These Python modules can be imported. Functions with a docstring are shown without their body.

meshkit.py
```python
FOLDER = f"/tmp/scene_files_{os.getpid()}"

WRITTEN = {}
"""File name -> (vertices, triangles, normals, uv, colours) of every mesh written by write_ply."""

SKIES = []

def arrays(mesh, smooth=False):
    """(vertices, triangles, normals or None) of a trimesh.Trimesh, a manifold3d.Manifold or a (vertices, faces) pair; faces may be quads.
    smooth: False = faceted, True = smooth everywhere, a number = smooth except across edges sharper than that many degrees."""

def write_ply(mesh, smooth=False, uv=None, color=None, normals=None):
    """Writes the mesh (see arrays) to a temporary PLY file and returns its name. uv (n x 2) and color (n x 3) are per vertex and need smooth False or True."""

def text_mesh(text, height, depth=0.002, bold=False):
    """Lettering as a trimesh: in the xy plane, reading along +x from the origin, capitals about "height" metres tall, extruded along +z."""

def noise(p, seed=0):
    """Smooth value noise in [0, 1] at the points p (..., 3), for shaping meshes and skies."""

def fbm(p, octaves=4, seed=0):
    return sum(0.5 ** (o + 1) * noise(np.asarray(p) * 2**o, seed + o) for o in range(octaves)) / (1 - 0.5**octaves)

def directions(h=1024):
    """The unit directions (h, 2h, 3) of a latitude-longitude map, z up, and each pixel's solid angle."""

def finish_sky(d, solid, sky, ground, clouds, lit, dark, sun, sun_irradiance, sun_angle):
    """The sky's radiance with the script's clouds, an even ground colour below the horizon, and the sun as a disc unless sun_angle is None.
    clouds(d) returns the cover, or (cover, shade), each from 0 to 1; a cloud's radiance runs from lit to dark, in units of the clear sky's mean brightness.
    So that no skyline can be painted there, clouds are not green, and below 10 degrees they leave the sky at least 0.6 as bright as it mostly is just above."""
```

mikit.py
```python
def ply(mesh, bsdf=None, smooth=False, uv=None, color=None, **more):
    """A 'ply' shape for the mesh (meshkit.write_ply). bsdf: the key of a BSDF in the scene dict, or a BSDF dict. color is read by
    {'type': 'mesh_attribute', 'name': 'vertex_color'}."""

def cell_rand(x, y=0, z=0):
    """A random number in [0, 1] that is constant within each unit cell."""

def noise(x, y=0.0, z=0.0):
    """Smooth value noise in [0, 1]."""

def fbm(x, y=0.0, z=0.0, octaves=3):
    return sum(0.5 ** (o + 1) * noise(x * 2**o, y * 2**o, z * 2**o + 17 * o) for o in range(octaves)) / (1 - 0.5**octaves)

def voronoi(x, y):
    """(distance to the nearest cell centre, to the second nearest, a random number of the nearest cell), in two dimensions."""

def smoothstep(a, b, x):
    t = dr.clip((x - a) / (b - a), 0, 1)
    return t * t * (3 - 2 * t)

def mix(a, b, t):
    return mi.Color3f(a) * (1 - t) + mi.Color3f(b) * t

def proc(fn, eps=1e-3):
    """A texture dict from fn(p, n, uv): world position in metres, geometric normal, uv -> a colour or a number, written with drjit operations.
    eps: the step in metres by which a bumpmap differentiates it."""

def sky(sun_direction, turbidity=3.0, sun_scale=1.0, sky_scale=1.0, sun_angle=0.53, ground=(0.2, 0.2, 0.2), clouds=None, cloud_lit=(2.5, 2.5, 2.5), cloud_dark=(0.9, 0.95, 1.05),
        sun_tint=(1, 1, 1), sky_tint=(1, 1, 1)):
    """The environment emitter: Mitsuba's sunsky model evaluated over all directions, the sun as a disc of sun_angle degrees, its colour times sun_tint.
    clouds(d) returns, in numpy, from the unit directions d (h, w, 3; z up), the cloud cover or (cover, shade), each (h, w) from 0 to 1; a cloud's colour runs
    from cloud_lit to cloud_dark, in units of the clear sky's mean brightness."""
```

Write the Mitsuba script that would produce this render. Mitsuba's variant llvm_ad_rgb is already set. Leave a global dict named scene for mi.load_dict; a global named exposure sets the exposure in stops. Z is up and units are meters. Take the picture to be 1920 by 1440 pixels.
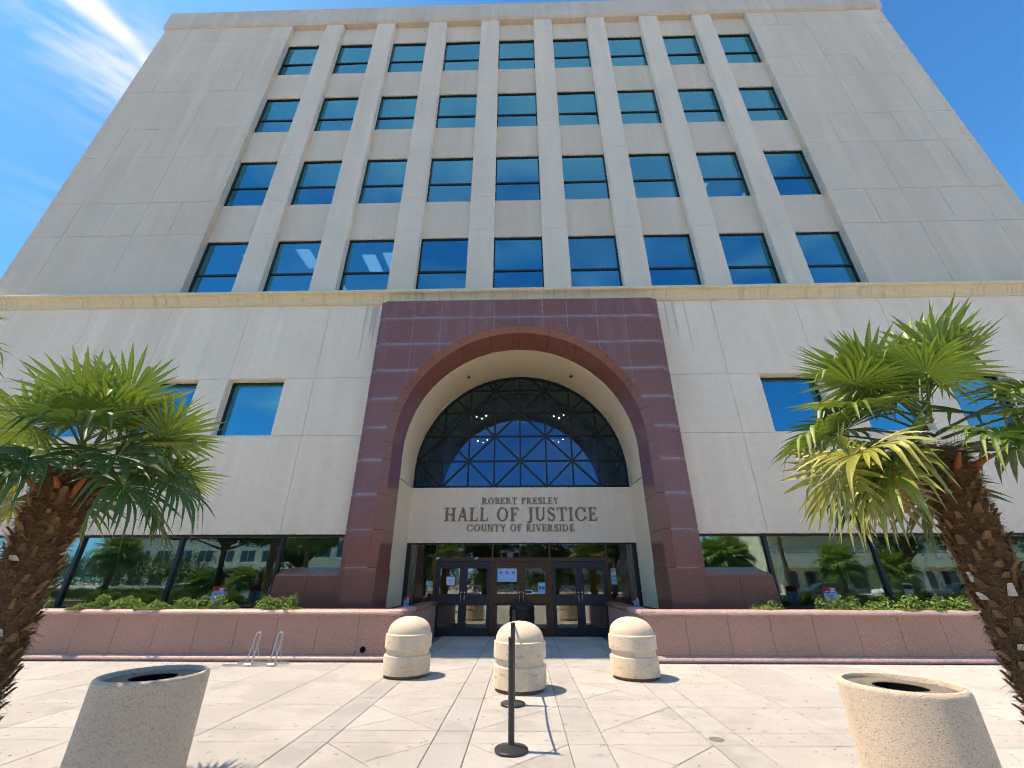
import math, random
import numpy as np
import trimesh
import drjit as dr
import mitsuba as mi
import mikit
from mikit import proc, noise, fbm, voronoi, cell_rand, smoothstep, mix
from shapely.geometry import Polygon, Point, LineString, box as sbox
from shapely.ops import unary_union, polygonize
import shapely.affinity as aff
import meshkit

T = mi.ScalarTransform4f
scene, labels = {}, {}

# ------------------------------------------------------------------ camera, sky, exposure
CX, EYE = 0.055, 1.6
YAW, PITCH, FOCAL = -1.3614, 25.3354, 776.6
yw, pt = math.radians(YAW), math.radians(PITCH)
FWD = np.array([math.sin(yw) * math.cos(pt), math.cos(yw) * math.cos(pt), math.sin(pt)])
scene['camera'] = {
    'type': 'perspective', 'fov_axis': 'x', 'fov': 2 * math.degrees(math.atan(960 / FOCAL)),
    'near_clip': 0.05, 'far_clip': 3000.0,
    'to_world': T().look_at(origin=[CX, 0, EYE], target=[CX + FWD[0], FWD[1], EYE + FWD[2]], up=[0, 0, 1])}
SUN = (-0.476, 0.0500, 1.0175)
exposure = 2.15


def clouds(d):
    az = np.arctan2(d[..., 0], d[..., 1])
    el = np.arcsin(np.clip(d[..., 2], 0, 1))
    # thin high cirrus: stretched, warped noise over the whole sky
    u, v = d[..., 0] / (d[..., 2] + 0.25), d[..., 1] / (d[..., 2] + 0.25)
    w = meshkit.fbm(np.stack([u * 2.0, v * 2.0, 0 * u], -1), 4, 5)
    a = u * 0.80 + v * 0.60
    b = -u * 0.60 + v * 0.80
    st = meshkit.fbm(np.stack([a * 1.7 + 1.2 * w, b * 6.0 + 2.0 * w, 0 * u + 3], -1), 5, 11)
    big = meshkit.fbm(np.stack([u * 0.9 + 3.1, v * 0.9 + 7.7, 0 * u], -1), 3, 23)
    cover = np.clip((st - 0.50) * 2.2, 0, 1) * np.clip((big - 0.47) * 5.0, 0, 1) * 0.55
    # scattered fair-weather cloud on the street side, as the upper windows mirror it
    f0 = meshkit.fbm(np.stack([u * 2.6 + 1.5 * w, v * 2.6, 0 * u + 9], -1), 5, 77)
    cover = np.maximum(cover, np.clip((f0 - 0.50) * 2.6, 0, 0.42) * np.clip((-d[..., 1] - 0.02) * 3.0, 0, 1) * np.clip((d[..., 2] - 0.12) * 5.0, 0, 1))
    # the brighter wisp beside the left edge of the roof
    pts = np.array([[-0.622, 0.262, 0.737], [-0.606, 0.292, 0.742], [-0.595, 0.318, 0.739], [-0.583, 0.346, 0.735], [-0.578, 0.372, 0.727], [-0.574, 0.40, 0.716]])
    pts /= np.linalg.norm(pts, axis=1, keepdims=True)
    dist = np.full(d.shape[:2], 9.0)
    near = (d @ pts.mean(0)) > 0.93
    dn = d[near]
    best = np.full(len(dn), 9.0)
    for p, q in zip(pts[:-1], pts[1:]):
        t = np.clip(((dn - p) @ (q - p)) / ((q - p) @ (q - p)), 0, 1)
        best = np.minimum(best, np.linalg.norm(dn - (p + t[:, None] * (q - p)), axis=1))
    dist[near] = best
    f1 = meshkit.fbm(np.stack([a * 9 + 3 * w, b * 30 + 5 * w, 0 * u], -1), 5, 41)
    f2 = meshkit.fbm(np.stack([u * 7 + 2 * w, v * 7, 0 * u], -1), 5, 57)
    f3 = meshkit.fbm(np.stack([u * 24 + 2 * w, v * 24, 0 * u], -1), 4, 59)
    f4 = meshkit.fbm(np.stack([a * 26 + 6 * w, b * 70 + 12 * w, 0 * u], -1), 4, 63)
    dist = dist + 0.022 * (f2 - 0.45) + 0.012 * (f3 - 0.5)
    wisp = np.exp(-(np.maximum(dist, 0) / 0.016) ** 2) * np.clip(0.25 + 1.5 * (0.5 * f3 + 0.5 * f4), 0, 1) * 0.95
    c0 = np.array([-0.617, 0.335, 0.711]); c0 /= np.linalg.norm(c0)
    dc = np.linalg.norm((d - c0) * np.array([1.0, 0.8, 0.9]), axis=-1)
    veil = np.exp(-(dc / 0.075) ** 2) * np.clip((f2 * 0.40 + f1 * 0.30 + f4 * 0.30 - 0.35) * 3.0, 0, 1) * 0.85
    c1 = np.array([-0.66, 0.44, 0.61]); c1 /= np.linalg.norm(c1)
    veil2 = np.exp(-(np.linalg.norm(d - c1, axis=-1) / 0.10) ** 2) * np.clip((f2 * 0.5 + f1 * 0.5 - 0.46) * 3.0, 0, 1) * 0.5
    return np.clip(np.maximum.reduce([cover, wisp, veil, veil2]), 0, 0.97), 0.0 * az


scene['sky'] = mikit.sky(SUN, turbidity=3.0, sun_scale=1.0, sky_scale=1.40, ground=(0.30, 0.28, 0.25),
                         sky_tint=(0.41, 0.79, 0.99), sun_tint=(1.07, 1.02, 0.98), clouds=clouds, cloud_lit=(2.3, 2.2, 2.05))

# ------------------------------------------------------------------ materials
def two(b):
    return {'type': 'twosided', 'bsdf': b}


def rgb(*c):
    return {'type': 'rgb', 'value': list(c)}


def prin(color, rough=0.6, spec=0.5, metal=0.0, **k):
    c = color if isinstance(color, dict) else rgb(*color)
    return {'type': 'principled', 'base_color': c, 'roughness': rough, 'specular': spec, 'metallic': metal, **k}


def concrete(lo, hi, stain, seed, drips=False):
    def fn(p, n, uv):
        s = fbm(p.x * 0.9 + seed, p.y * 0.9, p.z * 0.13 + seed, 4)
        s2 = fbm(p.x * 3.1 + seed, p.y * 3.1, p.z * 0.22 + 9, 3)
        patch = fbm(p.x * 0.33 + seed, p.y * 0.33 + 4, p.z * 0.33, 3)
        g = noise(p.x * 60, p.y * 60, p.z * 60)
        g2 = fbm(p.x * 11, p.y * 11, p.z * 11, 2)
        c = mix(lo, hi, smoothstep(0.22, 0.78, 0.5 * s + 0.3 * s2 + 0.2 * patch))
        c = mix(c, stain, 0.32 * smoothstep(0.54, 0.78, s2 * 0.6 + s * 0.4))
        white = smoothstep(0.60, 0.80, fbm(p.x * 2.2 + seed + 40, 1.0, p.z * 0.10, 3))
        c = mix(c, mi.Color3f(hi) * 1.05, 0.42 * white)
        if drips:
            # dirt washed down from the ends of the moulding beside the portal
            run = noise(p.x * 7.0 + 3, 2.0, 5.0) * 0.65 + noise(p.x * 21.0, 2.0, 5.0) * 0.35
            reach = 11.0 - 2.6 * run * run - 0.25 * noise(p.x * 60, p.z * 2, 1.0)
            side = smoothstep(7.4, 5.2, dr.abs(p.x))
            c = mix(c, (0.24, 0.21, 0.17), 0.42 * smoothstep(0.55, 0.85, run + 0.25 * side - 0.16) * smoothstep(0.0, 0.5, p.z - reach) * side)
        return c * (0.90 + 0.09 * g + 0.11 * g2)
    return proc(fn)


M = {}
M['precast'] = two(prin(concrete((0.60, 0.49, 0.370), (0.71, 0.60, 0.465), (0.51, 0.405, 0.285), 0.0), 0.85, 0.2))
M['precast_low'] = two(prin(concrete((0.78, 0.625, 0.455), (0.90, 0.75, 0.575), (0.60, 0.45, 0.30), 31.0, True), 0.85, 0.2))
M['pier_concrete'] = two(prin(concrete((0.66, 0.55, 0.425), (0.77, 0.66, 0.52), (0.56, 0.45, 0.325), 57.0), 0.85, 0.2))


def band_fn(p, n, uv):
    drip = fbm(p.x * 16.0, p.y * 1.5, p.z * 1.6, 3)
    low = fbm(p.x * 0.7, 3.0, p.z * 0.3, 3)
    g = noise(p.x * 50, p.y * 50, p.z * 50)
    c = mix((0.78, 0.62, 0.37), (0.82, 0.67, 0.44), low)
    grime = smoothstep(0.52, 0.80, drip * 0.75 + low * 0.25)
    c = mix(c, (0.20, 0.165, 0.12), grime * 0.32)
    return c * (0.88 + 0.12 * g)


M['moulding'] = two(prin(proc(band_fn), 0.8, 0.2))
M['cornice_concrete'] = two(prin(concrete((0.52, 0.44, 0.345), (0.65, 0.56, 0.45), (0.34, 0.285, 0.22), 12.0), 0.85, 0.2))


def stucco_fn(p, n, uv):
    a = fbm(p.x * 0.8, p.y * 1.4, p.z * 0.8, 4)
    g = noise(p.x * 45, p.y * 45, p.z * 45)
    c = mix((0.76, 0.63, 0.42), (0.82, 0.70, 0.50), a)
    return c * (0.93 + 0.07 * g)


M['cream_stucco'] = two(prin(proc(stucco_fn), 0.8, 0.2))


def granite_color(dark, lite, bloom):
    JZ = (1.91, 2.89, 3.88, 4.89, 5.91, 6.90, 7.92, 8.93, 9.98)

    def fn(p, n, uv):
        a = noise(p.x * 95, p.y * 95, p.z * 95)
        b = noise(p.x * 48 + 7, p.y * 48, p.z * 48)
        c = mix(dark, lite, smoothstep(0.30, 0.85, a * 0.6 + b * 0.4))
        c = mix(c, (0.05, 0.03, 0.03), 0.55 * smoothstep(0.72, 0.88, noise(p.x * 70, p.y * 70 + 3, p.z * 70)))
        big = fbm(p.x * 0.8, p.y * 0.8, p.z * 0.5, 3)
        c = c * (0.85 + 0.3 * big)
        if bloom:
            # lime bloom washed out of the open joints: mottled streaks with ragged ends
            k = mi.Float(0)
            for z in JZ:
                wav = 0.05 * (fbm(p.x * 2.2, z * 3.0, 0, 2) - 0.5)
                dz = dr.abs(p.z - z + 0.02 + wav)
                k = dr.maximum(k, 0.45 * smoothstep(0.15, 0.0, dz) + 0.55 * smoothstep(0.05, 0.0, dz))
            streak = fbm(p.x * 13, 1.0, p.z * 0.7, 3)
            spots = fbm(p.x * 6, 2.0, p.z * 6, 3)
            ragged = smoothstep(0.36, 0.66, spots * 0.6 + streak * 0.4)
            hi = smoothstep(2.4, 4.0, p.z + 2.0 * (big - 0.5))
            v = smoothstep(0.54, 0.72, fbm(p.x * 5.0, 5.0, p.z * 0.35, 3)) * smoothstep(7.2, 9.9, p.z + 2.2 * (streak - 0.5))
            c = mix(c, (0.46, 0.44, 0.50), 0.42 * dr.maximum(k * (0.50 + 0.50 * ragged) * (0.35 + 0.65 * hi), 0.20 * v))
        return c
    return proc(fn)


M['granite'] = two(prin(granite_color((0.175, 0.060, 0.043), (0.335, 0.142, 0.106), True), 0.20, 0.5))
M['granite_plain'] = two(prin(granite_color((0.19, 0.063, 0.043), (0.35, 0.148, 0.102), False), 0.22, 0.5))
M['granite_flamed'] = two(prin(granite_color((0.40, 0.225, 0.17), (0.58, 0.365, 0.285), False), 0.75, 0.3))
M['granite_cap'] = two(prin(granite_color((0.38, 0.25, 0.215), (0.60, 0.44, 0.39), False), 0.5, 0.4))
M['joint'] = two(prin((0.44, 0.40, 0.40), 0.9, 0.1))
M['dark_core'] = two(prin((0.16, 0.145, 0.125), 0.9, 0.1))
M['black_frame'] = two(prin((0.014, 0.014, 0.016), 0.35, 0.5))
M['bronze_frame'] = two(prin((0.085, 0.042, 0.024), 0.34, 0.5, 0.35))
M['dark_door'] = two(prin((0.018, 0.018, 0.026), 0.4, 0.5))
M['letter_bronze'] = two(prin((0.24, 0.168, 0.098), 0.5, 0.4, 0.0))


def pane_glass(ior, refl, trans):
    return {'type': 'thindielectric', 'int_ior': ior, 'ext_ior': 1.0, 'specular_reflectance': rgb(*refl), 'specular_transmittance': rgb(*trans)}


M['upper_glass'] = pane_glass(3.6, (0.20, 0.66, 0.84), (0.20, 0.34, 0.42))
M['upper_glass_b'] = pane_glass(3.4, (0.17, 0.60, 0.82), (0.22, 0.36, 0.44))
M['upper_glass_c'] = pane_glass(3.9, (0.22, 0.66, 0.82), (0.18, 0.32, 0.40))
M['ribbon_glass'] = pane_glass(3.0, (0.70, 0.92, 0.82), (0.14, 0.20, 0.18))
M['arch_glass'] = pane_glass(2.1, (0.24, 0.46, 0.82), (0.34, 0.42, 0.32))
M['door_glass'] = pane_glass(2.3, (0.85, 0.92, 0.88), (0.13, 0.16, 0.15))
M['interior'] = two(prin((0.55, 0.53, 0.48), 0.8, 0.2))
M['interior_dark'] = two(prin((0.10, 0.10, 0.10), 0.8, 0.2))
M['lobby_plaster'] = two(prin((0.50, 0.50, 0.36), 0.8, 0.2))
M['lobby_trim'] = two(prin((0.25, 0.23, 0.19), 0.7, 0.3))


def paving(base, seed):
    def fn(p, n, uv):
        a = fbm(p.x * 0.9 + seed, p.y * 0.9, 0, 4)
        b = fbm(p.x * 7 + seed, p.y * 7, 0, 3)
        g = noise(p.x * 130, p.y * 130, 1)
        c = mi.Color3f(base) * (0.80 + 0.26 * a + 0.10 * b + 0.06 * g)
        d1, _, r = voronoi(p.x * 2.3 + seed, p.y * 2.3)
        spot = smoothstep(0.085, 0.045, d1 + 0.03 * (noise(p.x * 40, p.y * 40, 2) - 0.5)) * smoothstep(0.55, 0.6, r)
        c = mix(c, (0.16, 0.135, 0.12), 0.55 * spot)
        d2, _, r2 = voronoi(p.x * 4.1 + seed + 9, p.y * 4.1 + 5)
        gum = smoothstep(0.12, 0.07, d2) * smoothstep(0.62, 0.66, r2)
        c = mix(c, (0.20, 0.175, 0.155), 0.38 * gum)
        blot = smoothstep(0.58, 0.70, fbm(p.x * 1.3 + seed, p.y * 1.3, 6, 4))
        c = mix(c, mi.Color3f(base) * 0.80, 0.6 * blot)
        sc = smoothstep(0.60, 0.80, fbm(p.x * 2.0 + seed, p.y * 9.0, 4, 3))
        return mix(c, (0.30, 0.26, 0.22), 0.20 * sc)
    return proc(fn)


M['slab_a'] = two(prin(paving((0.365, 0.356, 0.336), 0.0), 0.8, 0.25))
M['slab_b'] = two(prin(paving((0.347, 0.337, 0.317), 13.0), 0.8, 0.25))
M['slab_band'] = two(prin(paving((0.33, 0.325, 0.312), 27.0), 0.8, 0.25))
M['joint_dirt'] = two(prin((0.13, 0.105, 0.085), 0.95, 0.1))


def aggregate_fn(p, n, uv):
    a = noise(p.x * 210, p.y * 210, p.z * 210)
    b = noise(p.x * 130 + 3, p.y * 130, p.z * 130)
    c = mix((0.43, 0.35, 0.255), (0.66, 0.56, 0.43), a * 0.55 + b * 0.45)
    dark = smoothstep(0.74, 0.82, noise(p.x * 150, p.y * 150 + 8, p.z * 150))
    lite = smoothstep(0.78, 0.86, noise(p.x * 170 + 5, p.y * 170, p.z * 170))
    red = smoothstep(0.76, 0.84, noise(p.x * 120, p.y * 120, p.z * 120 + 6))
    c = mix(c, (0.10, 0.075, 0.06), 0.62 * dark)
    c = mix(c, (0.72, 0.66, 0.58), 0.65 * lite)
    c = mix(c, (0.26, 0.12, 0.08), 0.45 * red)
    return c * (0.85 + 0.3 * fbm(p.x * 2.2, p.y * 2.2, p.z * 1.3, 3))


M['aggregate'] = two({'type': 'bumpmap', 'bsdf': prin(proc(aggregate_fn), 0.85, 0.25), 'scale': 1.0,
                      'arbitrary': proc(lambda p, n, uv: 0.0022 * noise(p.x * 120, p.y * 120, p.z * 120) + 0.0016 * noise(p.x * 220, p.y * 220, p.z * 220), 4e-4)})


def bollard_fn(p, n, uv):
    a = noise(p.x * 70, p.y * 70, p.z * 70)
    s = fbm(p.x * 5, p.y * 5, p.z * 1.4, 3)
    c = mix((0.65, 0.535, 0.385), (0.75, 0.64, 0.48), a * 0.5 + s * 0.5)
    pit = smoothstep(0.76, 0.84, noise(p.x * 42, p.y * 42 + 2, p.z * 30))
    c = mix(c, (0.26, 0.20, 0.14), 0.3 * pit)
    c = mix(c, (0.42, 0.29, 0.18), 0.35 * smoothstep(0.55, 0.75, s))
    scuff = smoothstep(0.66, 0.74, fbm(p.x * 8 + 3, p.y * 8, p.z * 16, 4))
    return mix(c, (0.24, 0.19, 0.14), 0.35 * scuff)


M['bollard_concrete'] = two(prin(proc(bollard_fn), 0.8, 0.25))
M['dome_concrete'] = two(prin(proc(lambda p, n, uv: mix((0.66, 0.545, 0.40), (0.74, 0.63, 0.48), fbm(p.x * 9, p.y * 9, p.z * 9, 3)) * (0.93 + 0.07 * noise(p.x * 90, p.y * 90, p.z * 90))), 0.75, 0.25))
M['rust_plinth'] = two(prin((0.20, 0.115, 0.065), 0.9, 0.1))
M['lid_metal'] = two(prin(proc(lambda p, n, uv: mix((0.10, 0.092, 0.078), (0.21, 0.185, 0.145), fbm(p.x * 7, p.y * 7, 0, 4))), 0.5, 0.4))
M['black_plastic'] = two(prin((0.020, 0.020, 0.022), 0.42, 0.4))
M['black_paint'] = two(prin((0.030, 0.031, 0.034), 0.38, 0.5))
M['belt'] = two(prin((0.03, 0.03, 0.032), 0.7, 0.3))
M['hole_black'] = two(prin((0.004, 0.004, 0.004), 0.9, 0.1))
M['steel'] = two(prin((0.62, 0.61, 0.58), 0.35, 0.5, 0.85))
M['white_metal'] = two(prin((0.72, 0.72, 0.70), 0.4, 0.5))
M['cover_iron'] = two(prin((0.24, 0.21, 0.17), 0.6, 0.4, 0.3))
M['bin_metal'] = two(prin((0.022, 0.018, 0.017), 0.5, 0.4))
M['soil'] = two(prin(proc(lambda p, n, uv: mix((0.045, 0.03, 0.02), (0.11, 0.08, 0.055), fbm(p.x * 14, p.y * 14, p.z * 14, 3))), 0.95, 0.1))
M['paper_white'] = two(prin((0.72, 0.78, 0.86), 0.7, 0.2))
M['paper_blue'] = two(prin((0.42, 0.60, 0.90), 0.7, 0.2))
M['paper_pale'] = two(prin((0.30, 0.36, 0.38), 0.7, 0.2))
M['paper_cyan'] = two(prin((0.25, 0.56, 0.70), 0.7, 0.2))
M['ink_blue'] = two(prin((0.05, 0.18, 0.36), 0.7, 0.2))
M['ink_dark'] = two(prin((0.04, 0.05, 0.09), 0.7, 0.2))
M['ink_red'] = two(prin((0.40, 0.03, 0.05), 0.7, 0.2))
M['sign_red'] = two(prin((0.52, 0.025, 0.035), 0.5, 0.3))
M['sign_blue'] = two(prin((0.38, 0.52, 0.82), 0.6, 0.3))
VC = {'type': 'mesh_attribute', 'name': 'vertex_color'}
M['leaf'] = {'type': 'blendbsdf', 'weight': 0.5,
             'a': {'type': 'principledthin', 'base_color': VC, 'roughness': 0.4, 'diff_trans': 1.0, 'eta': 1.5, 'spec_trans': 0.0},
             'b': two(prin(VC, 0.45, 0.9, clearcoat=0.6, clearcoat_gloss=0.6))}
M['shrub_leaf'] = {'type': 'principledthin', 'base_color': {'type': 'mesh_attribute', 'name': 'vertex_color'}, 'roughness': 0.38, 'diff_trans': 0.5, 'eta': 1.45, 'spec_trans': 0.0}
M['petiole'] = two(prin((0.12, 0.15, 0.04), 0.5, 0.4))


def fibre_fn(p, n, uv):
    a = fbm(p.x * 34, p.y * 34, p.z * 55, 3)
    return mix((0.060, 0.034, 0.018), (0.20, 0.115, 0.060), a)


M['trunk_fibre'] = two(prin(proc(fibre_fn), 0.95, 0.1))
M['hair'] = two(prin({'type': 'mesh_attribute', 'name': 'vertex_color'}, 0.9, 0.1))
M['leaf_base'] = two(prin({'type': 'mesh_attribute', 'name': 'vertex_color'}, 0.8, 0.2))
M['bark'] = two(prin(proc(lambda p, n, uv: mix((0.05, 0.035, 0.025), (0.16, 0.12, 0.085), fbm(p.x * 12, p.y * 12, p.z * 3, 3))), 0.95, 0.1))
M['asphalt'] = two(prin(proc(lambda p, n, uv: mix((0.10, 0.10, 0.10), (0.15, 0.147, 0.14), fbm(p.x * 3, p.y * 3, 0, 4))), 0.9, 0.2))
M['street_stucco'] = two(prin(proc(lambda p, n, uv: mix((0.66, 0.59, 0.44), (0.76, 0.69, 0.53), fbm(p.x * 0.6, p.y * 0.6, p.z * 0.6, 3))), 0.85, 0.2))
M['grey_stucco'] = two(prin((0.40, 0.40, 0.38), 0.85, 0.2))
M['brown_roof'] = two(prin((0.22, 0.13, 0.09), 0.85, 0.2))
M['street_window'] = two(prin((0.03, 0.04, 0.045), 0.12, 0.6))
M['car_white'] = two(prin((0.78, 0.78, 0.77), 0.25, 0.5, 0.0, clearcoat=1.0, clearcoat_gloss=0.9))
M['car_dark'] = two(prin((0.05, 0.055, 0.06), 0.25, 0.5, 0.0, clearcoat=1.0, clearcoat_gloss=0.9))
M['car_glass'] = two(prin((0.02, 0.025, 0.03), 0.08, 0.6))
M['rubber'] = two(prin((0.025, 0.025, 0.025), 0.9, 0.2))
M['litter'] = two(prin({'type': 'mesh_attribute', 'name': 'vertex_color'}, 0.9, 0.1))
M['lamp_white'] = two(prin((0.8, 0.8, 0.78), 0.5, 0.3))
for k, v in M.items():
    scene['mat_' + k] = v


# ------------------------------------------------------------------ helpers
taken = set()


def key_for(name, parent=None):
    base = f'{parent}__{name}' if parent else name
    k, i = base, 0
    while k in taken:
        i += 1
        k = f'{base}_{i:03d}'
    taken.add(k)
    return k


def add(name, mesh, mat, parent=None, smooth=False, to_world=None, **more):
    k = key_for(name, parent)
    scene[k] = mikit.ply(mesh, 'mat_' + mat, smooth=smooth, **more)
    if to_world is not None:
        scene[k]['to_world'] = to_world
    return k


def tag(k, label=None, cat=None, group=None, kind=None):
    d = {}
    if label: d['label'] = label
    if cat: d['category'] = cat
    if group: d['group'] = group
    if kind: d['kind'] = kind
    labels[k] = d
    return k


def thing(name, label, cat, group=None):
    k = key_for(name)
    return tag(k, label, cat, group)


def join(*ms):
    ms = [m for m in ms if m is not None]
    return trimesh.util.concatenate(ms) if len(ms) > 1 else ms[0]


def bx(x0, x1, y0, y1, z0, z1):
    m = trimesh.creation.box((abs(x1 - x0), abs(y1 - y0), abs(z1 - z0)))
    m.apply_translation(((x0 + x1) / 2, (y0 + y1) / 2, (z0 + z1) / 2))
    return m


def bevel_box(x0, x1, y0, y1, z0, z1, c=0.006):
    """A box with chamfered edges all round."""
    import manifold3d as m3
    hx, hy, hz = (x1 - x0) / 2, (y1 - y0) / 2, (z1 - z0) / 2
    pts = []
    for sx in (-1, 1):
        for sy in (-1, 1):
            for sz in (-1, 1):
                pts += [(sx * (hx - c), sy * (hy - c), sz * hz), (sx * (hx - c), sy * hy, sz * (hz - c)), (sx * hx, sy * (hy - c), sz * (hz - c))]
    m = trimesh.convex.convex_hull(np.array(pts))
    m.apply_translation(((x0 + x1) / 2, (y0 + y1) / 2, (z0 + z1) / 2))
    return m


def face_slab(x0, x1, z0, z1, y0, y1, c=0.004, cz=None):
    """A panel whose front (towards -y) has chamfered edges."""
    cz = c if cz is None else cz
    v = np.array([[x0 + c, y0, z0 + cz], [x1 - c, y0, z0 + cz], [x1 - c, y0, z1 - cz], [x0 + c, y0, z1 - cz],
                  [x0, y0 + c, z0], [x1, y0 + c, z0], [x1, y0 + c, z1], [x0, y0 + c, z1],
                  [x0, y1, z0], [x1, y1, z0], [x1, y1, z1], [x0, y1, z1]])
    q = [[0, 1, 2, 3]]
    for a, b in ((0, 4), (4, 8)):
        for i in range(4):
            j = (i + 1) % 4
            q.append([b + i, b + j, a + j, a + i])
    q.append([11, 10, 9, 8])
    q = np.array(q)
    return trimesh.Trimesh(v, np.vstack([q[:, [0, 1, 2]], q[:, [0, 2, 3]]]), process=False)


def poly_xz(poly, y0, y1):
    """Extrudes a shapely polygon given in (x, z) from y0 (front) to y1."""
    out = []
    for g in getattr(poly, 'geoms', [poly]):
        if g.is_empty or g.area < 1e-5:
            continue
        m = trimesh.creation.extrude_polygon(g, y1 - y0, engine='earcut')
        v = np.array(m.vertices)
        m = trimesh.Trimesh(np.stack([v[:, 0], y1 - v[:, 2], v[:, 1]], 1), m.faces, process=False)
        out.append(m)
    return join(*out) if out else None


def poly_xy(poly, z0, z1):
    out = []
    for g in getattr(poly, 'geoms', [poly]):
        if g.is_empty or g.area < 1e-6:
            continue
        m = trimesh.creation.extrude_polygon(g, z1 - z0, engine='earcut')
        m.apply_translation((0, 0, z0))
        out.append(m)
    return join(*out) if out else None


def profile_x(prof, x0, x1, mitre0=False, mitre1=False):
    """Sweeps a closed (y, z) outline along x."""
    n = len(prof)
    p = np.array(prof, float)
    ring = lambda x: np.stack([np.full(n, x), p[:, 0], p[:, 1]], 1)
    v = np.vstack([ring(x0), ring(x1)])
    i = np.arange(n)
    j = (i + 1) % n
    q = np.stack([i, j, n + j, n + i], 1)
    f = np.vstack([q[:, [0, 1, 2]], q[:, [0, 2, 3]]])
    _, tri = trimesh.creation.triangulate_polygon(Polygon(p), engine='earcut')
    vv, tri = trimesh.creation.triangulate_polygon(Polygon(p), engine='earcut')
    from scipy.spatial import cKDTree
    idx = cKDTree(p).query(vv)[1]
    tri = idx[tri]
    f = np.vstack([f, tri, tri[:, ::-1] + n])
    m = trimesh.Trimesh(v, f, process=False)
    trimesh.repair.fix_normals(m)
    return m


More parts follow.
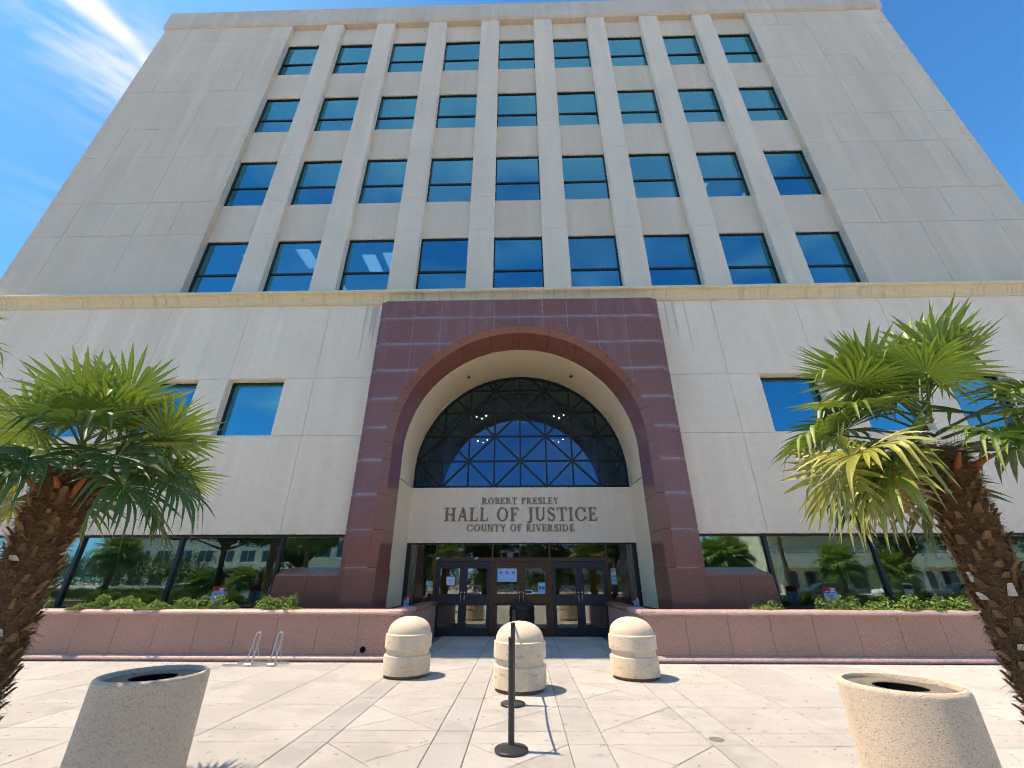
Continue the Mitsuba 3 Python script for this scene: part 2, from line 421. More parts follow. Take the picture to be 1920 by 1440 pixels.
def tube(pts, r, sides=8, caps=True):
    p = np.asarray(pts, float)
    r = np.broadcast_to(r, (len(p),)).astype(float)
    t = np.gradient(p, axis=0)
    t /= np.linalg.norm(t, axis=1, keepdims=True) + 1e-12
    ref = np.array([0, 0, 1.0]) if abs(t[0, 2]) < 0.9 else np.array([1.0, 0, 0])
    a = np.cross(t[0], ref); a /= np.linalg.norm(a)
    A = []
    for k in range(len(p)):
        a = a - t[k] * (a @ t[k]); a /= np.linalg.norm(a) + 1e-12
        A.append(a.copy())
    A = np.array(A); B = np.cross(t, A)
    ang = np.arange(sides) * 2 * np.pi / sides
    v = p[:, None] + r[:, None, None] * (np.cos(ang)[None, :, None] * A[:, None] + np.sin(ang)[None, :, None] * B[:, None])
    f = []
    for k in range(len(p) - 1):
        for s in range(sides):
            s2 = (s + 1) % sides
            f += [[k * sides + s, k * sides + s2, (k + 1) * sides + s2], [k * sides + s, (k + 1) * sides + s2, (k + 1) * sides + s]]
    v = v.reshape(-1, 3)
    if caps:
        n = len(v)
        v = np.vstack([v, p[:1], p[-1:]])
        for s in range(sides):
            s2 = (s + 1) % sides
            f += [[s2, s, n], [(len(p) - 1) * sides + s, (len(p) - 1) * sides + s2, n + 1]]
    return trimesh.Trimesh(v, f, process=False)


def lathe(prof, n=64):
    """(r, z) outline, turned about z."""
    p = np.array(prof, float)
    a = np.arange(n) * 2 * np.pi / n
    v = np.stack([p[:, None, 0] * np.cos(a), p[:, None, 0] * np.sin(a), np.broadcast_to(p[:, None, 1], (len(p), n))], -1).reshape(-1, 3)
    f = []
    for k in range(len(p) - 1):
        i = np.arange(n); j = (i + 1) % n
        f.append(np.stack([k * n + i, k * n + j, (k + 1) * n + j], 1))
        f.append(np.stack([k * n + i, (k + 1) * n + j, (k + 1) * n + i], 1))
    m = trimesh.Trimesh(v, np.vstack(f), process=False)
    m.update_faces(m.nondegenerate_faces())
    return m


def at(m, x, y, z=0.0):
    m = m.copy()
    m.apply_translation((x, y, z))
    return m


def sheet_xz(poly, y):
    """A single flat sheet at depth y, facing -y."""
    vs, fs, n = [], [], 0
    for g in getattr(poly, 'geoms', [poly]):
        v, f = trimesh.creation.triangulate_polygon(g, engine='earcut')
        vs.append(np.stack([v[:, 0], np.full(len(v), y), v[:, 1]], 1)); fs.append(np.asarray(f) + n); n += len(v)
    m = trimesh.Trimesh(np.vstack(vs), np.vstack(fs), process=False)
    nn = m.face_normals
    fl = nn[:, 1] > 0
    ff = np.array(m.faces); ff[fl] = ff[fl][:, ::-1]
    return trimesh.Trimesh(m.vertices, ff, process=False)


# ------------------------------------------------------------------ setting: ground
g = add('ground', bx(-400, 400, -400, 400, -0.6, -0.16), 'slab_b')
tag(g, 'broad pale concrete ground under the street and plaza', kind='structure')
bed = sbox(-14.2, 2.2, 14.2, 15.4)
plaza_poly = sbox(-60, -14.5, 60, 40).difference(bed)
p = add('plaza', poly_xy(plaza_poly, -0.15, 0.0), 'slab_a')
tag(p, 'pale concrete plaza stretching away from the slab paving', kind='structure')
pav = add('pavement', bx(-14.2, 14.2, 2.2, 15.4, -0.15, -0.014), 'joint_dirt')
tag(pav, 'sunlit pale concrete paving with bands and crossed diagonal joints in front of the entrance', kind='structure')
st = add('street', bx(-200, 200, -30, -16.5, -0.16, -0.148), 'asphalt')
tag(st, 'asphalt street running past the plaza', kind='structure')
sw = add('sidewalk', bx(-200, 200, -36, -30, -0.16, 0.0), 'slab_b')
tag(sw, 'concrete sidewalk on the far side of the street', kind='structure')
rng = np.random.default_rng(7)
J = 0.0045


def slab(poly, mat):
    poly = poly.buffer(-J, join_style='mitre')
    if poly.is_empty:
        return
    top = poly.buffer(-0.004, join_style='mitre')
    z = rng.uniform(-0.0012, 0.0008)
    if poly.geom_type != 'Polygon':
        return
    a = np.array(poly.exterior.coords)[:-1]
    b = np.array(top.exterior.coords)[:-1]
    if len(a) != len(b):
        add('slab', poly_xy(poly, -0.012, z), mat, pav); return
    # align the two rings
    s = np.argmin(np.linalg.norm(b - a[0], axis=1)); b = np.roll(b, -s, 0)
    if Polygon(a).exterior.is_ccw is False: a, b = a[::-1], b[::-1]
    n = len(a)
    v = np.vstack([np.c_[b, np.full(n, z)], np.c_[a, np.full(n, z - 0.004)], np.c_[a, np.full(n, -0.013)]])
    f = [[0, i, i + 1] for i in range(1, n - 1)]
    for r in (0, 1):
        for i in range(n):
            j = (i + 1) % n
            f += [[r * n + i, (r + 1) * n + i, (r + 1) * n + j], [r * n + i, (r + 1) * n + j, r * n + j]]
    add('slab', trimesh.Trimesh(v, f, process=False), mat, pav)


xs_mid = [(-2.49, -2.10, 1), (-2.10, -0.96, 0), (-0.96, -0.55, 1), (-0.55, 0.53, 0), (0.53, 0.94, 1), (0.94, 2.08, 0), (2.08, 2.49, 1)]
ys = []
y = 5.71 - 1.485 * 2
while y < 15.3:
    ys += [(y, y + 0.41, 1), (y + 0.41, y + 1.485, 0)]
    y += 1.485
for (x0, x1, bandx) in xs_mid:
    for (y0, y1, bandy) in ys:
        y1 = min(y1, 15.38)
        if y1 - y0 < 0.05:
            continue
        if bandx or bandy:
            slab(sbox(x0, y0, x1, y1), 'slab_band' if bandx else ('slab_a' if rng.random() < 0.5 else 'slab_b'))
        else:
            cx, cy = (x0 + x1) / 2, (y0 + y1) / 2
            cn = [(x0, y0), (x1, y0), (x1, y1), (x0, y1)]
            for i in range(4):
                slab(Polygon([cn[i], cn[(i + 1) % 4], (cx, cy)]), 'slab_a' if rng.random() < 0.5 else 'slab_b')
xs_side = [2.49, 3.68, 4.95, 6.18, 7.42, 8.66, 9.9, 11.14, 12.4, 14.18]
ys_side = [2.24, 2.74, 4.22, 5.71, 6.12, 7.22, 8.68, 10.5]
for s in (-1, 1):
    for x0, x1 in zip(xs_side[:-1], xs_side[1:]):
        for y0, y1 in zip(ys_side[:-1], ys_side[1:]):
            a, b = sorted((s * x0, s * x1))
            slab(sbox(a, y0, b, y1), 'slab_a' if rng.random() < 0.5 else 'slab_b')

# ------------------------------------------------------------------ the courthouse
B = thing('courthouse', 'tall beige concrete courthouse with rows of blue windows and a red granite arched entrance', 'building')
YF = 12.8                       # face of the piers and walls
PITCHX, HW = 3.06, 0.522        # pier spacing and half width
XW, XE = 4.5 * PITCHX - HW, 20.9
HEADS, SILLS, RAILS = [14.62, 19.68, 24.64, 29.68], [11.45, 16.75, 21.87, 26.78], [12.87, 17.94, 22.90, 27.90]
LEV = [11.30, 14.80, 16.75, 19.80, 21.90, 25.0, 26.80, 29.92, 31.30]
ZC = 31.26
G = 0.006                       # half joint


wall = add('wall', join(bx(-XE + 0.01, -XW - 0.012, YF + 0.05, 45, 11.0, 32.0), bx(XW + 0.012, XE - 0.01, YF + 0.05, 45, 11.0, 32.0),
                        bx(-XW - 0.02, XW + 0.02, 19.0, 45, 2.9, 32.0), bx(-XW - 0.02, XW + 0.02, 13.6, 45, 31.0, 32.2),
                        bx(-XE + 0.01, -XW, 13.3, 45, 2.9, 11.1), bx(XW, XE - 0.01, 13.3, 45, 2.9, 11.1), bx(-XE + 0.02, XE - 0.02, 19.1, 45, 0, 3.0)), 'dark_core', B)
cols_a, cols_b = [XW, 16.35, 19.43, XE], [XW, 14.85, 16.35, 17.88, 19.43, XE]
for s in (-1, 1):
    for r in range(len(LEV) - 1):
        cols = cols_a if r in (0, 2, 4, 6) else cols_b
        for c in range(len(cols) - 1):
            a, b = sorted((s * cols[c], s * cols[c + 1]))
            ga = 0 if abs(a) in (XW, XE) else G
            gb = 0 if abs(b) in (XW, XE) else G
            add('panel', face_slab(a + ga, b - gb, LEV[r] + G, LEV[r + 1] - G, YF + rng.uniform(-.002, .002), YF + 0.6 if c == 0 else YF + 0.2), 'precast', wall)
for k in range(8):
    x = (k - 3.5) * PITCHX
    pier = key_for('pier', B)
    for r in range(len(LEV) - 1):
        add('panel', face_slab(x - HW, x + HW, LEV[r] + .003, LEV[r + 1] - .003, YF + rng.uniform(-.0012, .0012), YF + 0.6, 0.03, 0.003), 'pier_concrete', pier)
    add('backing', bx(x - HW + 0.02, x + HW - 0.02, YF + 0.06, YF + 0.58, LEV[0], LEV[-1]), 'dark_core', pier)
YS, YFR, YG = 13.05, 13.10, 13.15
for k in range(9):
    xc = (k - 4) * PITCHX
    x0, x1 = xc - PITCHX / 2 + HW, xc + PITCHX / 2 - HW
    for r in range(4):
        z0 = HEADS[r]
        z1 = SILLS[r + 1] if r < 3 else 31.3
        add('spandrel', face_slab(x0 - .001, x1 + .001, z0, z1, YS, YS + 0.35, 0.008), 'precast', B)


def window(x0, x1, z0, z1, yfr, rail=None, glass='upper_glass', fw=0.052):
    w = key_for('window', B)
    fr = [bx(x0, x0 + fw, yfr, yfr + 0.10, z0, z1), bx(x1 - fw, x1, yfr, yfr + 0.10, z0, z1),
          bx(x0 + fw, x1 - fw, yfr, yfr + 0.10, z1 - fw, z1), bx(x0 + fw, x1 - fw, yfr, yfr + 0.10, z0, z0 + fw)]
    if rail:
        fr.append(bx(x0 + fw, x1 - fw, yfr + 0.002, yfr + 0.09, rail - 0.035, rail + 0.035))
    add('frame', join(*fr), 'black_frame', w)
    cuts = [z0 + fw, rail, z1 - fw] if rail else [z0 + fw, z1 - fw]
    for a, b in zip(cuts[:-1], cuts[1:]):
        q = sheet_xz(sbox(x0 + fw - .01, a, x1 - fw + .01, b), 0)
        t = rng.normal(0, 0.0045, 2)
        v = np.array(q.vertices)
        v[:, 1] = yfr + 0.05 + t[0] * (v[:, 0] - (x0 + x1) / 2) + t[1] * (v[:, 2] - (a + b) / 2)
        add('pane', trimesh.Trimesh(v, q.faces, process=False), glass + ('', '', '_b', '_c')[rng.integers(4)], w)
    return w


for k in range(9):
    xc = (k - 4) * PITCHX
    x0, x1 = xc - PITCHX / 2 + HW, xc + PITCHX / 2 - HW
    for r in range(4):
        window(x0, x1, SILLS[r], HEADS[r], YFR, RAILS[r])
# offices behind the upper windows: floors, ceilings, rear wall
inner = [bx(-XW, XW, 18.6, 18.9, 11, 31)]
for r in range(4):
    inner.append(bx(-XW, XW, YG + 0.22, 18.8, HEADS[r] + 0.02, HEADS[r] + 0.35))
    inner.append(bx(-XW, XW, YG + 0.22, 18.8, SILLS[r] - 0.4, SILLS[r] - 0.1))
for k in range(0, 8, 2):
    inner.append(bx((k - 3.5) * PITCHX - 0.06, (k - 3.5) * PITCHX + 0.06, YG + 0.3, 18.8, 11.2, 31))
add('interior', join(*inner), 'interior', B)
# ceiling lights that show through the glass
def ceiling_light(x, y, z, w=0.6, d=1.2):
    t = thing('ceiling_light', 'lit white ceiling light panel glimpsed through the courthouse glass', 'ceiling light', 'lit ceiling lights behind the glass')
    add('frame', join(bx(x - w / 2 - .03, x + w / 2 + .03, y - d / 2 - .03, y + d / 2 + .03, z - 0.03, z + .01)), 'lamp_white', t)
    k = add('diffuser', bx(x - w / 2, x + w / 2, y - d / 2, y + d / 2, z - 0.036, z - 0.0301), 'lamp_white', t)
    scene[k]['emitter'] = {'type': 'area', 'radiance': rgb(.24, .29, .33)}


for (c, r, dx, dy) in ((0, 0, .3, 1.3), (1, 0, -.2, 1.0), (1, 0, .35, 2.6), (2, 0, -.5, 1.4), (2, 0, .45, 1.3), (4, 2, -.3, 3.0), (4, 2, .5, 3.0), (7, 2, .1, 2.6), (8, 2, -.4, 2.4), (7, 1, .1, 2.2), (8, 1, -.3, 1.9), (8, 3, 0, 2.8)):
    ceiling_light((c - 4) * PITCHX + dx, YG + dy, HEADS[r] + 0.015)

# cornice
prof = [(YF + .4, ZC), (YF - .03, ZC), (YF - .03, ZC + .04), (YF - .10, ZC + .12), (YF - .12, ZC + .16), (YF - .12, 32.86), (YF - .10, 32.9), (YF + .4, 32.9)]
cut = sorted([s * (1.03 + 3.02 * i) for s in (-1, 1) for i in range(7)])
cut = [-XE - .12] + [c for c in cut if abs(c) < XE - 0.6] + [XE + .12]
corn = key_for('cornice', B)
for a, b in zip(cut[:-1], cut[1:]):
    add('block', profile_x(prof, a + .005, b - .005), 'cornice_concrete', corn)
add('coping', join(bx(-XE - .1, -XE + .5, YF + .4, 45.1, ZC, 32.9), bx(XE - .5, XE + .1, YF + .4, 45.1, ZC, 32.9), bx(-XE, XE, YF + 0.02, YF + 1.0, ZC + .3, 32.85)), 'cornice_concrete', corn)
# belt moulding between the lower wall and the tower
arc1 = [(YF - .08 - .20 * (1 - math.cos(t)), 11.13 + .24 * math.sin(t)) for t in np.linspace(0.15, math.pi / 2, 8)]
arc2 = [(YF - .27 - .055 * math.cos(t), 11.46 + .075 * math.sin(t)) for t in np.linspace(-math.pi / 2, math.pi / 2, 9)]
mould = [(YF + .25, 11.04), (YF - .05, 11.04), (YF - .05, 11.09), (YF - .08, 11.10)] + arc1 + arc2 + [(YF - .02, 11.60), (YF + .25, 11.62)]
band = key_for('moulding', B)
cut = sorted([s * x for s in (-1, 1) for x in (1.03, 4.2, 7.3, 10.4, 13.5, 16.65, 19.8)])
cut = [-XE - .3] + cut + [XE + .3]
for a, b in zip(cut[:-1], cut[1:]):
    add('block', profile_x(mould, a + .005, b - .005), 'moulding', band, smooth=25)

# lower wall
low = add('lower_wall', join(bx(-XE + .02, -4.4, YF + 0.06, YF + 0.24, 8.0, 11.05), bx(4.4, XE - .02, YF + 0.06, YF + 0.24, 8.0, 11.05), bx(-4.4, 4.4, YF + 0.06, YF + 0.24, 10.75, 11.05),
                             *[bx(*sorted((s * a, s * b)), YF + 0.06, YF + 0.24, 2.84, 8.0) for s in (-1, 1) for a, b in ((4.4, 8.15), (10.21, 11.21), (13.27, 14.27), (16.33, XE - .02))],
                             *[bx(*sorted((s * a, s * b)), YF + 0.06, YF + 0.24, 2.84, 5.85) for s in (-1, 1) for a, b in ((8.1, 10.3), (11.2, 13.3), (14.2, 16.4))]), 'dark_core', B)


def lpanel(s, a, b, z0, z1, ga=G, gb=G, deep=0.22):
    x0, x1 = (a + ga, b - gb) if s > 0 else (-b + gb, -a - ga)
    add('panel', face_slab(x0, x1, z0 + G, z1 - G, YF + rng.uniform(-.002, .002), YF + deep), 'precast_low', low)


for s in (-1, 1):
    for a, b in ((4.4, 7.13), (7.13, 10.19), (10.19, 13.25), (13.25, 16.31), (16.31, 19.4), (19.4, XE)):
        lpanel(s, a, b, 7.97, 11.04)
        lpanel(s, a, b, 2.82, 5.87)
    lpanel(s, 4.4, 7.13, 5.87, 7.97)
    lpanel(s, 7.13, 8.17, 5.87, 7.97, G, 0, .45)
    lpanel(s, 10.19, 11.23, 5.87, 7.97, 0, 0, .45)
    lpanel(s, 13.25, 14.29, 5.87, 7.97, 0, 0, .45)
    lpanel(s, 16.31, 19.4, 5.87, 7.97, 0, G, .45)
    lpanel(s, 19.4, XE, 5.87, 7.97)
    for a, b in ((8.17, 10.19), (11.23, 13.25), (14.29, 16.31)):
        x0, x1 = sorted((s * a, s * b))
        window(x0, x1, 5.90, 7.94, YF + 0.28, None)
        # reveals above and below the opening
        add('reveal', bx(x0, x1, YF + 0.012, YF + 0.42, 7.945, 7.965), 'precast_low', low)
        add('reveal', bx(x0, x1, YF + 0.012, YF + 0.42, 5.874, 5.897), 'precast_low', low)
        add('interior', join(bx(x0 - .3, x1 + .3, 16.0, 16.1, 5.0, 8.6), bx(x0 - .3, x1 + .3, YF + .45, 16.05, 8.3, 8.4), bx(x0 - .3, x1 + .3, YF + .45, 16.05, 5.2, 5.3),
                             bx(x0 - .35, x0 - .25, YF + .45, 16.05, 5.2, 8.4), bx(x1 + .25, x1 + .35, YF + .45, 16.05, 5.2, 8.4)), 'interior_dark', B)

# ribbon windows at the foot of the wall
for s in (-1, 1):
    xs = [4.80, 7.10, 10.15, 13.20, 16.25, 19.3, XE]
    w = key_for('ribbon_window', B)
    fr = []
    for x in xs:
        fr.append(bx(s * x - 0.05, s * x + 0.05, 12.98, 13.10, 0.86, 2.78))
    a, b = sorted((s * xs[0], s * xs[-1]))
    fr += [bx(a, b, 12.975, 13.105, 2.76, 2.83), bx(a, b, 12.975, 13.105, 0.84, 0.93)]
    add('frame', join(*fr), 'black_frame', w)
    for x0, x1 in zip(xs[:-1], xs[1:]):
        a, b = sorted((s * x0, s * x1))
        add('pane', sheet_xz(sbox(a + .04, .92, b - .04, 2.77), 13.05), 'ribbon_glass', w)
    a, b = sorted((s * 4.6, s * XE))
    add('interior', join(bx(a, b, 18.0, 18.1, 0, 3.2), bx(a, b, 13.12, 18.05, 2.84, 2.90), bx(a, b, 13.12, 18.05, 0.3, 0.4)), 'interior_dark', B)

# ---- entrance portal of red granite
ZA, RO, RI = 5.45, 4.14, 3.93
YP, YB = 12.15, 12.28
JZ = [0.0, 1.91, 2.89, 3.88, 4.89, 5.91, 6.90, 7.92, 8.93, 9.98, 10.72]
JX = [0, 0.86, 1.70, 2.73, 3.70, 4.765]
opening = unary_union([Point(0, ZA).buffer(RO + 0.02, quad_segs=32), sbox(-RO - .02, -1, RO + .02, ZA)])
core = sbox(-4.762, 0, 4.762, 10.70).difference(opening)
portal = add('portal', join(poly_xz(core, YP + 0.005, YF + 0.3), poly_xz(sbox(-4.95, 0.0, 4.95, 11.0).difference(unary_union([Point(0, ZA).buffer(4.3), sbox(-4.3, -1, 4.3, ZA)])), YF + .3, 15.3)), 'joint', B)
arch_cut = unary_union([Point(0, ZA).buffer(RO + 0.004, quad_segs=48), sbox(-RO - .004, 1.91, RO + .004, ZA), sbox(-RI + .03, -1, RI - .03, ZA)])
for r in range(len(JZ) - 1):
    xcuts = sorted([s * x for s in (-1, 1) for x in JX[1:]] + [0])
    if r == 0:
        xcuts = [-4.765, 0, 4.765]
    for a, b in zip(xcuts[:-1], xcuts[1:]):
        cell = sbox(a, JZ[r], b, JZ[r + 1]).buffer(-0.006, join_style='mitre').difference(arch_cut)
        for gpoly in getattr(cell, 'geoms', [cell]):
            if gpoly.is_empty or gpoly.area < 0.004:
                continue
            dy = rng.uniform(-.0015, .0015)
            add('slab', poly_xz(gpoly, YP + dy, YP + 0.06), 'granite', portal)
    for s in (-1, 1):     # narrow set-back edge strip and the flank
        a, b = sorted((s * 4.775, s * 4.93))
        add('slab', bx(a, b, YP + .075, YF + .02, JZ[r] + .005, JZ[r + 1] - .005), 'granite', portal)


def arch_block(t0, t1, straight=None):
    prof = [(RO, YP + 0.002), (RI, YB), (RI, 13.455), (RO + .02, 13.455), (RO + .02, YP + .05), (RO, YP + .05)]
    n = len(prof)
    if straight is None:
        ths = np.linspace(t0, t1, 7)
        rings = [[(r * math.cos(t), yy, ZA + r * math.sin(t)) for r, yy in prof] for t in ths]
    else:
        s, z0, z1 = straight
        rings = [[(s * r, yy, z) for r, yy in prof] for z in (z0, z1)]
    v = np.array(rings).reshape(-1, 3)
    f = []
    for k in range(len(rings) - 1):
        for i in range(n):
            j = (i + 1) % n
            f += [[k * n + i, k * n + j, (k + 1) * n + j], [k * n + i, (k + 1) * n + j, (k + 1) * n + i]]
    for k in (0, len(rings) - 1):
        f += [[k * n, k * n + i, k * n + i + 1] for i in range(1, n - 1)]
    m = trimesh.Trimesh(v, f, process=False)
    trimesh.repair.fix_normals(m)
    return m


gap = 0.0065 / RI
for i in range(12):
    add('voussoir', arch_block(math.radians(15 * i) + gap, math.radians(15 * i + 15) - gap), 'granite_plain', portal)
for s in (-1, 1):
    for z0, z1 in ((1.91, 2.89), (2.89, 3.88), (3.88, 4.89), (4.89, 5.45)):
        add('jamb_block', arch_block(0, 0, (s, z0 + .006, z1 - .006)), 'granite_plain', portal)
    a, b = sorted((s * 3.905, s * (RO + .02)))
    add('jamb_block', bx(a, b, YP + 0.061, 13.455, 0, 1.906), 'granite_plain', portal)

# plastered vault between granite and glass
nS = 25
def vault(y, a, b, zc, outer=0.0):
    pts = [(a + outer, y, 0.0), (a + outer, y, zc * .5), (a + outer, y, 4.60 - .004)]
    pts += [((a + outer) * math.cos(t), y, zc + (b + outer) * math.sin(t)) for t in np.linspace(0, math.pi, 41)]
    pts += [(-a - outer, y, 4.60 - .004), (-a - outer, y, zc * .5), (-a - outer, y, 0.0)]
    return np.array(pts)


YA = 16.60
rings = [vault(13.455 + (YA - 13.455) * t, 3.93 + .355 * t, 3.945 + .335 * t, 5.43 + .10 * t)[2:-2] for t in np.linspace(0, 1, 7)]
rings = [vault(13.455, 3.93, 3.945, 5.43, .12)[2:-2]] + rings
n = len(rings[0])
v = np.vstack(rings)
f = []
for k in range(len(rings) - 1):
    for i in range(n - 1):
        f += [[k * n + i, k * n + i + 1, (k + 1) * n + i + 1], [k * n + i, (k + 1) * n + i + 1, (k + 1) * n + i]]
soffit = add('soffit', trimesh.Trimesh(v, f, process=False), 'cream_stucco', B, smooth=40)
for s in (-1, 1):   # pencil joint in the jamb plaster
    a, b = sorted((s * 3.885, s * 3.926))
    add('joint_line', bx(a, b, 13.5, 15.0, 4.594, 4.5975), 'dark_core', soffit)
    q = np.array([(s * 3.93, 13.455, 0), (s * 3.89, 15.07, 0), (s * 4.14, 15.07, 0), (s * 4.14, 13.455, 0)])
    jb = trimesh.convex.convex_hull(np.vstack([q, q + [0, 0, 4.594]]))
    add('jamb', jb, 'cream_stucco', soffit)

# lettered panel over the doors
YD = 15.07
ZS = 4.62
sign = add('sign_panel', join(face_slab(-3.89, 3.89, 2.745, ZS - .02, 15.0, 15.4, .006)), 'precast_low', B)


# letters: drawn in units of the cap height
def glyph(ch):
    S, t, sh, sl = 0.155, 0.065, 0.045, 0.075     # thick stroke, thin stroke, serif height and overhang
    R = lambda x0, y0, x1, y1: sbox(x0, y0, x1, y1)

    def stem(x, w=S, y0=0, y1=1, bot=True, top=True):
        g = [R(x, y0, x + w, y1)]
        for on, y, d in ((bot, y0, 1), (top, y1, -1)):
            if on:
                g.append(Polygon([(x - sl, y), (x + w + sl, y), (x + w + sl, y + d * sh), (x + w, y + d * sh * 2.2), (x, y + d * sh * 2.2), (x - sl, y + d * sh)]))
        return unary_union(g)

    def line(x0, y0, x1, y1, w):
        return Polygon([(x0 - w / 2, y0), (x0 + w / 2, y0), (x1 + w / 2, y1), (x1 - w / 2, y1)])

    def ell(cx, cy, rx, ry):
        return aff.scale(Point(cx, cy).buffer(1, quad_segs=16), rx, ry, origin=(cx, cy))

    def ring(cx, cy, rx, ry, wx=S, wy=t):
        return ell(cx, cy, rx, ry).difference(ell(cx, cy, rx - wx, ry - wy))

    def serif(x0, x1, y, d):
        return R(x0, min(y, y + d * sh), x1, max(y, y + d * sh))

    U = unary_union
    if ch == 'I': return stem(.1), .36
    if ch == 'H': return U([stem(.1), stem(.63), R(.2, .47, .7, .47 + t)]), .9
    if ch == 'L': return U([stem(.1), R(.1, 0, .60, t), Polygon([(.52, t), (.60, 0), (.64, .24), (.60, .24)])]), .68
    if ch == 'F': return U([stem(.1), R(.1, 1 - t, .60, 1), R(.2, .48, .47, .48 + t), R(.44, .38, .48, .64), Polygon([(.55, 1 - t), (.61, 1), (.63, .78), (.59, .78)])]), .66
    if ch == 'E': return U([stem(.1), R(.1, 1 - t, .60, 1), R(.1, 0, .62, t), R(.2, .48, .47, .48 + t), R(.44, .38, .48, .64), Polygon([(.55, 1 - t), (.61, 1), (.63, .78), (.59, .78)]), Polygon([(.54, t), (.62, 0), (.67, .24), (.62, .24)])]), .70
    if ch == 'T': return U([stem(.32, top=False), R(.04, 1 - t, .76, 1), Polygon([(.10, 1 - t), (.04, 1), (.02, .76), (.06, .76)]), Polygon([(.70, 1 - t), (.76, 1), (.78, .76), (.74, .76)])]), .80
    if ch == 'U': return U([R(.1, .3, .1 + S, 1), serif(.02, .34, 1, -1), R(.62, .3, .62 + t + .02, 1), serif(.54, .78, 1, -1),
                            ring(.403, .32, .303, .33, S, t + .02).intersection(R(0, -.1, 1, .32))]), .82
    if ch == 'N': return U([R(.12, 0, .12 + t, 1), serif(.03, .28, 0, 1), serif(.0, .3, 1, -1), line(.2, 1, .72, 0, S * 1.05), R(.70, 0, .70 + t, 1), serif(.6, .85, 1, -1)]), .88
    if ch == 'V': return U([line(.14, 1, .42, 0, S), line(.66, 1, .44, 0, t), serif(.0, .3, 1, -1), serif(.54, .78, 1, -1)]), .78
    if ch == 'A': return U([line(.13, 0, .40, 1, t), line(.66, 0, .40, 1, S), R(.22, .30, .56, .30 + t), serif(.02, .25, 0, 1), serif(.5, .82, 0, 1)]), .82
    if ch == 'Y': return U([stem(.31, y1=.48, top=False), line(.12, 1, .37, .44, S), line(.66, 1, .42, .44, t), serif(.0, .28, 1, -1), serif(.54, .78, 1, -1)]), .78
    if ch == 'J': return U([R(.24, .1, .24 + S, 1), serif(.15, .48, 1, -1), ring(.17, .06, .225, .2, S, t).intersection(R(.16, -.2, .5, .1)), ell(.11, -.09, .075, .075)]), .52
    if ch == 'O': return ring(.45, .5, .42, .52), .92
    if ch == 'C':
        c = ring(.47, .5, .43, .52)
        return U([c.difference(Polygon([(.55, .5), (1.1, 1.0), (1.1, 0.05)]).buffer(.0)), R(.80, .66, .85, .99), ell(.80, .80, .05, .1), line(.74, .09, .86, .22, t)]), .92
    if ch == 'D': return U([stem(.1), ring(.30, .5, .52, .5, S, t).intersection(R(.2, 0, 1, 1))]), .92
    if ch in 'PRB':
        bowl = ring(.30, .74, .31, .26, S * .95, t).intersection(R(.2, .4, 1, 1))
        g = [stem(.1), bowl, R(.2, .48, .32, .48 + t), R(.2, 1 - t, .32, 1)]
        if ch == 'P': return U(g), .66
        if ch == 'R': return U(g + [line(.36, .5, .68, 0, S), serif(.62, .84, 0, 1)]), .82
        g += [ring(.32, .26, .36, .265, S, t).intersection(R(.2, -.1, 1, .56)), R(.2, 0, .33, t)]
        return U(g), .74
    if ch == 'S':
        ts = np.linspace(0, 1, 40)
        pts = []
        for q in np.linspace(0.15 * math.pi, 1.5 * math.pi, 22): pts.append((.31 + .20 * math.cos(q), .745 + .215 * math.sin(q)))
        for q in np.linspace(.5 * math.pi, -.85 * math.pi, 22): pts.append((.33 + .235 * math.cos(q), .275 + .245 * math.sin(q)))
        g = [LineString(pts).buffer(.055, cap_style='flat')]
        mid = LineString([(.16, .66), (.25, .56), (.40, .46), (.50, .36)]).buffer(.07)
        g += [mid, R(.51, .74, .555, 1.0), R(.08, 0.0, .125, .28)]
        return U(g), .64
    raise KeyError(ch)


def lettering(text, x0, x1, z0, h):
    adv, glyphs = 0.0, []
    for ch in text:
        if ch == ' ':
            adv += .52; continue
        gl, w = glyph(ch)
        glyphs.append((ch, aff.translate(gl, adv, 0), adv)); adv += w + .10
    tot = adv - .10
    sx = (x1 - x0) / tot
    for ch, gl, a in glyphs:
        gl = aff.affine_transform(gl.buffer(.014), [sx, 0, 0, h, x0, z0])
        m = poly_xz(gl, 14.962, 14.995)
        add('letter', m, 'letter_bronze', sign)


lettering('ROBERT PRESLEY', -1.36, 1.34, 4.02, .215)
lettering('HALL OF JUSTICE', -2.66, 2.66, 3.45, .445)
lettering('COUNTY OF RIVERSIDE', -1.86, 1.84, 3.11, .225)

# arched window with lattice of mullions
aw = key_for('arch_window', B)
ZW = 4.927
half = unary_union([Point(0, 5.532).buffer(4.28, quad_segs=48), sbox(-4.28, ZW, 4.28, 5.532)]).intersection(sbox(-5, ZW, 5, 11))
outer = unary_union([Point(0, 5.56).buffer(4.6, quad_segs=48), sbox(-4.6, ZS - .1, 4.6, 5.56)]).intersection(sbox(-5, ZS - .1, 5, 11))
add('frame', poly_xz(outer.difference(half.buffer(-.075)), YA, YA + .14), 'black_frame', aw)
mod, zmod = 1.0596, 1.054
lines = []
for i in range(-4, 5):
    lines.append(LineString([(i * mod, ZW), (i * mod, 10.2)]))
for j in range(0, 5):
    lines.append(LineString([(-4.5, ZW + .02 + j * zmod), (4.5, ZW + .02 + j * zmod)]))
for i in range(-5, 6):
    for j in range(0, 5):
        if (i + j) % 2:
            for d in (-1, 1):
                lines.append(LineString([(i * mod, ZW + .02 + j * zmod), ((i + d) * mod, ZW + .02 + (j + 1) * zmod)]))
        else:
            continue
inner_half = half.buffer(-.06)
